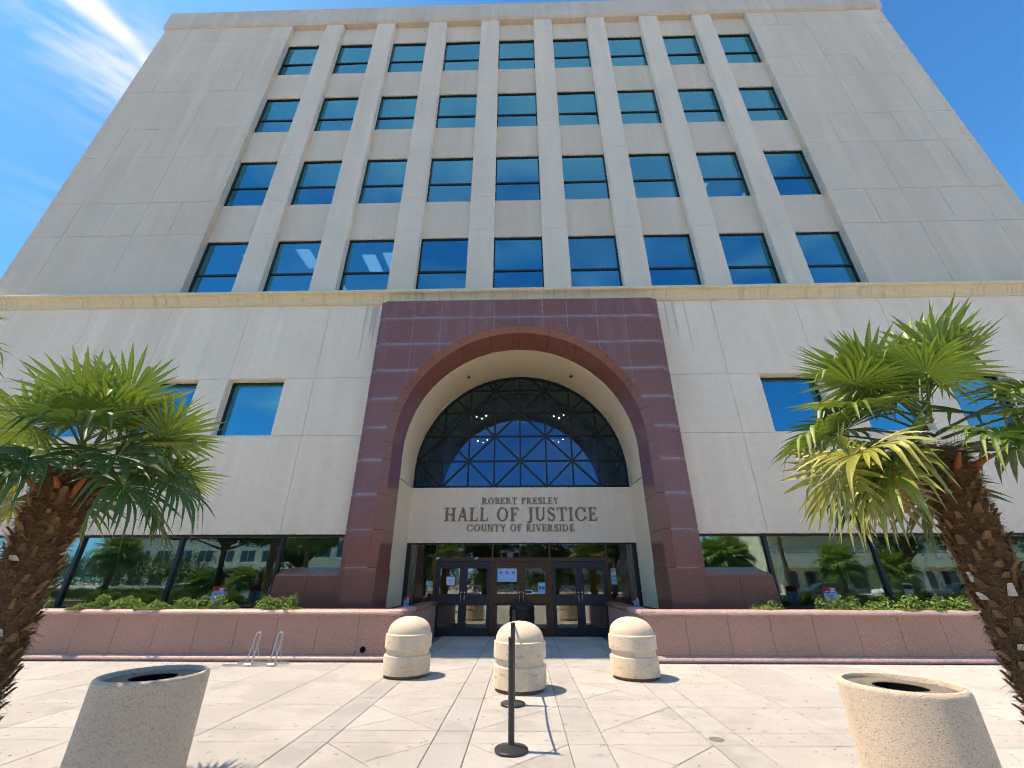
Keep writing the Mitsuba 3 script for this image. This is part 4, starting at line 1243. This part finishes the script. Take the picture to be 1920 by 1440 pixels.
def front_palm(x, y, h, r0, r1, seed, label, lp, rb, leaves, top):
    rr = np.random.default_rng(seed)
    k = thing('palm_tree', label, 'palm tree', 'shaggy fan palms beside the trash cans')
    tm, ctr = palm_trunk(x, y, h, r0, r1, seed)
    tk = add('trunk', tm, 'trunk_fibre', k, smooth=True)
    # old leaf bases: blunt curved wedges wrapped round the trunk
    nb = 230
    for i in range(nb):
        zz = .15 + (h - .35) * (i + .5) / nb
        a = i * 2.39996 + rr.normal(0, .2)
        cx_, rad = ctr(zz)
        out = np.array([math.cos(a), math.sin(a), 0]); tan = np.array([-math.sin(a), math.cos(a), 0])
        w, ln = rr.uniform(.015, .034), rr.uniform(.04, .11)
        stand = rr.uniform(.15, .75)
        p0 = np.array([cx_, y, zz]) + out * rad * .90
        th = .012
        V = []
        for s_, ww in ((0, 1.25), (.45, 1.0), (.85, .8), (1.0, .55)):
            q = p0 + out * (.02 + stand * ln * s_ ** 1.3) + np.array([0, 0, 1.0]) * ln * (s_ * (1 - .35 * stand))
            for (u_, o_) in ((-1, 0), (-.5, th), (.5, th), (1, 0), (0, -th)):
                V.append(q + tan * u_ * w * ww + out * o_)
        F = []
        for s_ in range(3):
            for c_ in range(5):
                c2 = (c_ + 1) % 5
                F += [[s_ * 5 + c_, s_ * 5 + c2, s_ * 5 + 5 + c2], [s_ * 5 + c_, s_ * 5 + 5 + c2, s_ * 5 + 5 + c_]]
        F += [[15, 16, 17], [15, 17, 18], [15, 18, 19]]
        tone = rr.random()
        col = np.array([.21, .120, .056]) * (.40 + .95 * tone) if tone < .86 else np.array([.55, .50, .44])
        cols = np.tile(col, (20, 1)); cols[15:] = cols[15:] * 1.5
        m = trimesh.Trimesh(np.array(V), F, process=False)
        add('leaf_base', m, 'leaf_base', tk, color=np.clip(cols, 0, 1))
    # loose fibre
    V, F, C = [], [], []
    for i in range(9000):
        zz = rr.uniform(.05, h * 1.0) if rr.random() < .8 else rr.uniform(h - .5, h + .08)
        a = rr.uniform(0, 2 * np.pi)
        cx_, rad = ctr(min(zz, h))
        out = np.array([math.cos(a), math.sin(a), 0]); tan = np.array([-math.sin(a), math.cos(a), 0])
        p0 = np.array([cx_, y, zz]) + out * rad * rr.uniform(.86, .98)
        ln = rr.uniform(.03, .12)
        dirv = tan * rr.normal(0, .9) + out * rr.uniform(.05, .42) + np.array([0, 0, rr.normal(.05, .5)])
        dirv /= np.linalg.norm(dirv)
        p1 = p0 + dirv * ln * .6 + out * .01
        p2 = p1 + (dirv + np.array([0, 0, -.5])) * ln * .5
        wv = np.cross(dirv, out); wv = wv / (np.linalg.norm(wv) + 1e-6) * rr.uniform(.0010, .0030)
        b = len(V) * 6
        V.append(np.array([p0 - wv, p0 + wv, p1 - wv * .8, p1 + wv * .8, p2 - wv * .3, p2 + wv * .3]))
        F.append(np.array([[0, 1, 3], [0, 3, 2], [2, 3, 5], [2, 5, 4]]) + b)
        C.append(np.tile(np.array([.14, .080, .040]) * rr.uniform(.4, 2.2), (6, 1)))
    fb = add('fibre', trimesh.Trimesh(np.vstack(V), np.vstack(F), process=False), 'hair', tk, color=np.clip(np.vstack(C), 0, 1))
    tag(fb, kind='stuff')
    cx_, _ = ctr(h)
    R = np.array([cx_, y, h])
    # brown leaf sheaths just under the crown
    for i in range(9):
        a = i * 2.39996 + 1.0
        out = np.array([math.cos(a), math.sin(a), 0])
        pts = [R + out * r1 * .75 + np.array([0, 0, -.30 + .02 * i]), R + out * (r1 + .05) + np.array([0, 0, -.14]), R + out * (r1 + .16) + np.array([0, 0, -.02 - .01 * i])]
        add('sheath', tube(pts, [.03, .028, .010], 6), 'leaf_base', tk, color=np.tile([.30, .115, .04], (20, 1)), smooth=True)
    for lf in leaves:
        az, el, kp, kb, dp, tint, tb, tw = lf[:8]
        hg = lf[8] if len(lf) > 8 else max(0, .9 * dp - .05)
        off = np.array([rr.normal(0, .05), rr.normal(0, .05), top * max(0, math.sin(el)) + rr.normal(0, .03)])
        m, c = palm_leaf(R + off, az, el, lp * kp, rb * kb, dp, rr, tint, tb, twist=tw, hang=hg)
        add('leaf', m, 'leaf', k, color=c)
    return k


def crown_plan(seed, n, extra, lowtint=DEEP):
    rr = np.random.default_rng(seed)
    out = []
    for i in range(n):
        t = (i + .5) / n
        el = math.radians(78 - 92 * t ** .9 + rr.normal(0, 5))
        az = i * 2.39996 + rr.normal(0, .15)
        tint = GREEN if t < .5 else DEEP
        if rr.random() < .2:
            tint = tuple(.5 * np.array(GREEN) + .5 * np.array(YELLOW))
        dp = .04 + .34 * t ** 1.5
        out.append((az, el, .8 + .35 * t + rr.normal(0, .05), 1.0 + rr.normal(0, .06), dp, tint, .5 + .4 * t, rr.normal(0, .35)))
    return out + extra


D = math.radians
extraL = [(D(68), D(9), 1.45, 1.0, .15, GREEN, .4, .1), (D(80), D(14), 1.1, 1.05, .12, GREEN, .4, .1), (D(110), D(5), 1.0, 1.0, .2, GREEN, .4, .1), (D(100), D(62), .8, 1.0, .03, GREEN, .4, .2), (D(150), D(48), .9, 1.0, .04, GREEN, .4, -.3), (D(60), D(40), 1.0, 1.05, .05, GREEN, .5, .3), (D(25), D(28), 1.1, 1.0, .10, GREEN, .5, .6),
          (D(-15), D(-10), 1.35, .95, .45, DEEP, .6, .1), (D(15), D(-2), 1.35, 1.0, .4, DEEP, .6, -.2), (D(-70), D(4), 1.0, 1.0, .45, DEEP, .6, 0), (D(-110), D(-5), .9, 1.0, .4, DEEP, .6, .2),
          (D(190), D(-30), .8, .9, .2, tuple(.4 * np.array(GREEN) + .6 * np.array(YELLOW)), .8, 0)]
extraR = [(D(150), D(50), .9, 1.05, .03, GREEN, .5, .2), (D(120), D(68), .8, 1.1, .02, GREEN, .5, -.2), (D(80), D(60), .9, 1.05, .03, GREEN, .6, .2), (D(45), D(45), 1.0, 1.0, .08, GREEN, .5, .2),
          (D(185), D(24), 1.1, 1.0, .22, GREEN, .7, .3), (D(200), D(2), 1.35, 1.0, .28, YELLOW, .9, .1), (D(196), D(-12), 1.25, .95, .45, tuple(.5 * np.array(GREEN) + .5 * np.array(YELLOW)), .9, 0),
          (D(180), D(-6), 1.5, 1.05, .10, YELLOW, .9, .1, 1.15), (D(165), D(-22), .9, .85, .2, DRY, .9, .3, 1.0), (D(85), D(12), 1.1, 1.0, .15, GREEN, .6, .1), (D(60), D(4), 1.1, 1.0, .2, GREEN, .6, .1), (D(178), D(14), 1.3, 1.05, .3, GREEN, .8, -.2), (D(192), D(38), 1.1, 1.0, .12, GREEN, .6, .3), (D(172), D(-14), 1.1, .95, .4, DEEP, .8, 0), (D(270), D(2), 1.0, 1.0, .45, GREEN, .8, 0),
          (D(300), D(10), 1.0, 1.0, .4, GREEN, .8, .2)]
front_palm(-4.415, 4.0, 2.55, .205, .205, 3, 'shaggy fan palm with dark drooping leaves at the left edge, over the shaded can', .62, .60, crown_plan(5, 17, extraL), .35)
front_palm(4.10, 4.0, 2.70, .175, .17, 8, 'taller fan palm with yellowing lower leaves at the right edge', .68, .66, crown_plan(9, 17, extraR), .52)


# ------------------------------------------------------------------ planting in the planters
def leaf_mass(seed, n, sampler, size, base, lite):
    rr = np.random.default_rng(seed)
    pts, nrm = sampler(rr, n)
    nrm = nrm + rr.normal(0, .45, (n, 3)); nrm /= np.linalg.norm(nrm, axis=1, keepdims=True)
    t = np.cross(nrm, rr.normal(0, 1, (n, 3))); t /= np.linalg.norm(t, axis=1, keepdims=True)
    b = np.cross(nrm, t)
    s = size * rr.uniform(.6, 1.25, (n, 1))
    v = np.stack([pts - t * s, pts + b * s * .48 + nrm * s * .12, pts + t * s * 1.05 - nrm * s * .15, pts - b * s * .48 + nrm * s * .12], 1).reshape(-1, 3)
    i = np.arange(n)[:, None] * 4
    f = np.vstack([np.hstack([i, i + 1, i + 2]), np.hstack([i, i + 2, i + 3])])
    m = rr.random((n, 1))
    c = np.array(base) * (1 - m) + np.array(lite) * m
    c = c * rr.uniform(.75, 1.2, (n, 1))
    return trimesh.Trimesh(v, f, process=False), np.repeat(np.clip(c, 0, 1), 4, axis=0)


def clumps(cl, zmin=-9.0):
    """A sampler over ellipsoid shells (cx, cy, cz, rx, ry, rz)."""
    cl = np.array(cl, float)
    wts = cl[:, 3] * cl[:, 5] + .002

    def fn(rr, n):
        k = rr.choice(len(cl), n, p=wts / wts.sum())
        d = rr.normal(0, 1, (n, 3)); d /= np.linalg.norm(d, axis=1, keepdims=True)
        d[:, 2] = np.abs(d[:, 2]) * np.where(rr.random(n) < .85, 1, -.4)
        r = rr.uniform(.55, 1.06, (n, 1)) ** .6
        q = cl[k, :3] + d * r * cl[k, 3:]
        q[:, 2] = np.maximum(q[:, 2], zmin + rr.uniform(0, .03, n))
        return q, d * .8 + np.array([0, -.3, .6])
    return fn


def hedge(label, x0, x1, hmax, seed, n, cat='hedge', yc=11.02, name='hedge', step=.16):
    rr = np.random.default_rng(seed)
    cl = []
    x = x0
    while x < x1:
        h = hmax * rr.uniform(.40, 1.05)
        cl.append((x, yc + rr.normal(0, .08), .86 + h * .25, rr.uniform(.12, .22), rr.uniform(.16, .24), h * .8))
        x += step * rr.uniform(.5, 1.2)
    k = thing(name, label, cat)
    m, c = leaf_mass(seed, n, clumps(cl, .985), .040, (.055, .12, .02), (.34, .44, .13))
    f = add('foliage', m, 'shrub_leaf', k, color=c)
    tag(f, kind='stuff')
    st = []
    for q in cl:
        for j in range(3):
            a = rr.normal(0, .05, 2)
            st.append(tube([(q[0], q[1], .84), (q[0] + a[0], q[1] + a[1], q[2] + q[5] * .6)], .006, 4))
    for j in range(int((x1 - x0) * 3)):
        xx = rr.uniform(x0, x1)
    add('stem', join(*st), 'bark', k)
    return k


hedge('low leafy green hedge along the left planter, under its windows', -10.45, -6.75, .40, 3, 5200)
hedge('rounded leafy shrub in the left planter against the granite block', -6.25, -5.35, .44, 6, 1700, 'shrub', 11.02, 'shrub', .10)
hedge('green planter foliage left of the left palm trunk', -14.2, -11.55, .40, 9, 3200, 'shrub', 11.02, 'shrub')
hedge('small pale green sprig against the right granite block', 5.50, 6.0, .42, 12, 420, 'shrub', 11.04, 'shrub', .16)
hedge('low leafy bright green hedge along the right planter, under its windows', 7.0, 14.5, .42, 15, 9500)

# dry leaf litter on the paving
rr = np.random.default_rng(77)
V, F, C = [], [], []
for i in range(620):
    x, y = rr.uniform(-7, 9.5), rr.uniform(4.2, 10.5)
    if rr.random() < .35: x = rr.uniform(1.5, 5.5)
    a = rr.uniform(0, 2 * np.pi); L, w = rr.uniform(.006, .024), rr.uniform(.003, .010)
    c, s = math.cos(a), math.sin(a)
    q = [(-L, 0, .003), (0, w, .009), (L, 0, .004), (0, -w, .007)]
    V.append(np.array([[x + c * u - s * v_, y + s * u + c * v_, z_] for u, v_, z_ in q])); F.append(np.array([[0, 2, 1], [0, 3, 2]]) + 4 * i)
    C.append(np.tile(np.array([.20, .15, .11]) * rr.uniform(.35, 1.5), (4, 1)))
lt = add('fallen_leaves', trimesh.Trimesh(np.vstack(V), np.vstack(F), process=False), 'litter', color=np.vstack(C))
tag(lt, 'scattered dry leaf bits on the sunlit paving', 'leaf litter', kind='stuff')

# ------------------------------------------------------------------ across the street: what the glass mirrors
def far_palm(x, y, h, cr, seed, label, tr=.16, bright=GREEN, n=26, droop=.45):
    rr = np.random.default_rng(seed)
    k = thing('palm_tree', label, 'palm tree', 'palms across the plaza')
    m, ctr = palm_trunk(x, y, h, tr, tr * .9, seed)
    add('trunk', m, 'bark', k, smooth=True)
    ms, cs = [], []
    for i in range(n):
        t = (i + .5) / n
        lm, lc = palm_leaf((x, y, h), i * 2.4, math.radians(75 - 110 * t), cr * .45, cr * .55, .1 + droop * t * 1.5, rr, bright if t < .6 else DEEP, .5, twist=rr.normal(0, .3))
        ms.append(lm); cs.append(lc)
    f = add('crown', join(*ms), 'leaf', k, color=np.vstack(cs))
    return k


def broad_tree(x, y, h, cr, seed, label, trunk_h):
    rr = np.random.default_rng(seed)
    k = thing('street_tree', label, 'tree')
    br = [tube([(x, y, -.05), (x + .1, y, trunk_h * .5), (x, y + .1, trunk_h)], [.30, .24, .20], 10)]
    cl = []
    for i in range(16):
        a = i * 2.4; rad = cr * math.sqrt((i + .3) / 16) * .8
        zc = h - (h - trunk_h) * .5 + rr.normal(0, (h - trunk_h) * .2)
        c = (x + rad * math.cos(a), y + rad * math.sin(a), zc)
        cl.append((*c, cr * rr.uniform(.25, .42), cr * rr.uniform(.25, .42), cr * rr.uniform(.22, .34)))
        br.append(tube([(x, y + .1, trunk_h), (x + rad * .5 * math.cos(a), y + rad * .5 * math.sin(a), (trunk_h + zc) / 2), c], [.12, .07, .03], 6))
    add('trunk', join(*br), 'bark', k, smooth=40)
    m, c = leaf_mass(seed, 9000, clumps(cl), .15, (.030, .062, .018), (.085, .14, .03))
    f = add('crown', m, 'shrub_leaf', k, color=c)
    return k


def box_hedge(x0, x1, y0, y1, h, seed, label, n=9000, size=.09, round_=False):
    rr = np.random.default_rng(seed)
    k = thing('street_hedge', label, 'hedge')
    cl = []
    x = x0
    while x < x1:
        for yy in np.linspace(y0, y1, 2):
            cl.append((x, yy, h * .5, .55, (y1 - y0) * .45, h * .5 * rr.uniform(.9, 1.1)))
        x += .7
    m, c = leaf_mass(seed, n, clumps(cl), size, (.035, .07, .016), (.13, .19, .04))
    f = add('foliage', m, 'shrub_leaf', k, color=c); tag(f, kind='stuff')
    return k


def car(x, y, rot, paint, label):
    k = thing('parked_car', label, 'car', 'cars parked across the street')
    W = T().translate([x, y, -.15]).rotate([0, 0, 1], rot)
    side = [(-2.25, .35), (-2.28, .62), (-2.15, .86), (-1.35, .98), (-.75, 1.40), (-.2, 1.47), (.55, 1.44), (1.25, 1.02), (2.05, .92), (2.27, .70), (2.25, .36)]
    low_ = Polygon([(-2.25, .32), (-2.28, .62), (-2.15, .88), (-1.35, .97), (1.25, .98), (2.05, .90), (2.27, .68), (2.25, .32)])
    for cx_ in (-1.38, 1.38):
        low_ = low_.difference(Point(cx_, .32).buffer(.37))
    top = Polygon([(-1.45, .96), (-.78, 1.41), (-.2, 1.48), (.55, 1.45), (1.3, .98)])
    body = poly_xz(low_, -.88, .88)
    cab = poly_xz(top, -.72, .72)
    v = np.array(cab.vertices); v[:, 1] *= np.where(v[:, 2] > 1.2, .86, 1.08); cab = trimesh.Trimesh(v, cab.faces, process=False)
    add('body', join(body, cab), paint, k, smooth=30, to_world=W)
    gl = Polygon([(-1.25, 1.0), (-.72, 1.36), (.5, 1.39), (1.05, 1.0)])
    for sgn in (-1, 1):
        g = poly_xz(gl, -.004, .004); v = np.array(g.vertices); v[:, 1] += sgn * (.795 - .12 * (v[:, 2] - 1.0) / .4); 
        add('side_window', trimesh.Trimesh(v, g.faces, process=False), 'car_glass', k, to_world=W)
    for a, b in (((1.27, 1.0), (.62, 1.42)), ((-1.42, 1.0), (-.82, 1.39))):
        dx = .012 if a[0] > 0 else -.012
        v = np.array([[a[0] + dx, -.66, a[1] + .01], [a[0] + dx, .66, a[1] + .01], [b[0] + dx, .58, b[1] + .01], [b[0] + dx, -.58, b[1] + .01]])
        add('windscreen', trimesh.Trimesh(v, [[0, 1, 2], [0, 2, 3]], process=False), 'car_glass', k, to_world=W)
    for cx_ in (-1.38, 1.38):
        for sgn in (-1, 1):
            m = trimesh.creation.cylinder(.32, .2, sections=28); m.apply_transform(trimesh.transformations.rotation_matrix(math.pi / 2, (1, 0, 0))); m.apply_translation((cx_, sgn * .78, .32))
            wk = add('wheel', m, 'rubber', k, smooth=40, to_world=W)
            m = trimesh.creation.cylinder(.2, .21, sections=20); m.apply_transform(trimesh.transformations.rotation_matrix(math.pi / 2, (1, 0, 0))); m.apply_translation((cx_, sgn * .785, .32))
            add('rim', m, 'steel', wk, to_world=W)
    return k


far_palm(-11.25, 6.1, 5.5, 1.7, 20, 'tall palm standing beyond the left edge, only its frond tips in view', .17)
# left side of the mirror image
box_hedge(-15, 15, -12.4, -11.2, 2.4, 33, 'clipped hedge facing the entrance across the plaza', 12000, .10)
box_hedge(-27, -17, -14.0, -12.5, 2.6, 34, 'clipped hedge under the leafy street tree', 8000, .10)
far_palm(-31.5, -8.0, 3.4, 2.2, 21, 'short palm with bright crown before the tall hedges', .2, (.20, .26, .05))
far_palm(-25.8, -10.0, 1.3, 1.5, 22, 'low spreading palm beside a dark tree trunk', .15)
far_palm(-22.0, -9.4, 1.5, 1.5, 23, 'low palm by the parked white cars', .14)
far_palm(-17.0, -9.0, 5.4, 2.4, 24, 'tall palm with long hanging crown on the left', .2)
box_hedge(-44, -27.5, -13.5, -11.5, 3.7, 31, 'tall clipped hedge across the plaza', 14000)
box_hedge(-40, -24.5, -7.6, -6.2, 1.1, 32, 'low clipped hedge across the plaza', 9000)
broad_tree(-26.5, -13, 9.0, 4.2, 41, 'tall dark street tree behind the low palms', 4.0)
broad_tree(-20.5, -15, 7.5, 4.0, 42, 'leafy street tree opposite the left windows', 2.6)
car(-27.5, -20, 4, 'car_white', 'white car parked across the street at the left')
car(-34.5, -20.5, 0, 'car_white', 'second white car parked across the street at the left')
# middle
for i, (x, y, h) in enumerate(((-9.5, -13.5, 8.0), (-3.8, -15, 8.8), (3.2, -14, 7.8), (9.0, -15.2, 8.4))):
    broad_tree(x, y, h, 3.6, 51 + i, ('dark leafy street tree facing the left end of the doors', 'tall leafy street tree facing the leftmost doors', 'leafy street tree facing the bronze doors', 'dark leafy street tree facing the right end of the doors')[i], 1.7)
# right side
far_palm(20.6, -22.5, 3.6, 3.0, 25, 'palm in the cluster seen against blue sky', .22)
far_palm(23.2, -24.5, 4.0, 3.2, 26, 'taller palm in the cluster seen against blue sky', .22)
far_palm(25.2, -10.5, 2.6, 2.3, 27, 'spreading palm in front of the pale buildings', .2)
far_palm(30.2, -11.5, 2.3, 2.1, 28, 'smaller spreading palm in front of the balcony building', .2)
far_palm(27.6, -22, 12.0, 2.6, 29, 'slender tall palm on the right', .2)
broad_tree(33.5, -14, 10.0, 4.8, 61, 'wide dark canopy tree on the right', 2.9)
broad_tree(41.0, -15, 9.5, 5.2, 62, 'second wide dark canopy tree on the right', 3.0)
broad_tree(50.0, -16, 9.5, 5.0, 63, 'third wide dark canopy tree on the right', 3.0)
car(37.0, -20, 3, 'car_white', 'white car parked across the street at the right')
car(43.5, -20.3, 0, 'car_dark', 'dark car parked across the street at the right')
car(30.0, -20.2, 2, 'car_dark', 'dark car parked behind the spreading palms')


def street_building(x0, x1, y1, h, mat, label, floors, nwin, parapet=None, depth=14, roof=None):
    k = thing('street_building', label, 'building')
    wl = add('wall', bx(x0, x1, y1 - depth, y1, -.15, h), mat, k)
    fh = h / floors
    for fl in range(floors):
        for i in range(nwin):
            xc = x0 + (x1 - x0) * (i + .5) / nwin
            w = (x1 - x0) / nwin * .32
            z0, z1 = fl * fh + fh * .28, fl * fh + fh * .78
            wk = add('window', bx(xc - w, xc + w, y1 - .02, y1 + .03, z0, z1), 'street_window', k)
            add('frame', join(bx(xc - w - .08, xc + w + .08, y1 - .02, y1 + .08, z0 - .1, z0), bx(xc - w - .08, xc + w + .08, y1 - .02, y1 + .08, z1, z1 + .1), bx(xc - .03, xc + .03, y1, y1 + .05, z0, z1)), 'lamp_white' if fl % 2 else mat, wk)
    add('roof', join(bx(x0 - .25, x1 + .25, y1 - depth, y1 + .25, h, h + .35)), roof or mat, k)
    return k


street_building(-62, -33, -40, 9.5, 'street_stucco', 'cream stucco building with small windows across the street', 3, 9, roof='brown_roof')
street_building(-32.5, -17, -38, 7.2, 'street_stucco', 'lower cream stucco building beside the street trees', 2, 6)
street_building(-8, 13, -44, 6.5, 'grey_stucco', 'grey building opposite the entrance', 2, 7)
street_building(16, 32, -47, 4.6, 'grey_stucco', 'low pale grey building under open sky', 1, 5)
# building with long balcony parapets and railings
bk_ = thing('balcony_building', 'cream building with long balcony parapets and railings across the street', 'building')
add('wall', bx(34, 72, -52, -38, -.15, 9.5), 'street_stucco', bk_)
for z0, z1 in ((3.2, 4.9), (7.4, 9.0)):
    bp = add('parapet', bx(33.5, 72, -38, -35.6, z0, z1), 'street_stucco', bk_)
    rail = [bx(33.5, 72, -35.75, -35.70, z1 + .35, z1 + .39), bx(33.5, 72, -35.75, -35.70, z1 + .18, z1 + .21)] + [bx(x - .02, x + .02, -35.75, -35.70, z1, z1 + .39) for x in np.arange(34, 72, 1.9)]
    add('railing', join(*rail), 'white_metal', bp)
for x in np.arange(34.5, 72, 6.2):
    add('column', bx(x, x + .6, -36.4, -35.8, -.15, 3.2), 'street_stucco', bk_)
for x in np.arange(36, 70, 3.1):
    add('window', bx(x, x + 2.0, -38.02, -37.95, .6, 2.7), 'street_window', bk_)
# small arched wall
ar = thing('arched_wall', 'cream arched wall at the edge of the far sidewalk', 'wall')
ap = unary_union([sbox(22.5, -.15, 30.5, 2.6), aff.scale(Point(26.5, 2.6).buffer(1), 4.0, .9)]).difference(unary_union([sbox(24.4, -.2, 26.6, 1.6), Point(25.5, 1.6).buffer(1.1)]))
add('wall', poly_xz(ap, -33.6, -33.0), 'street_stucco', ar)
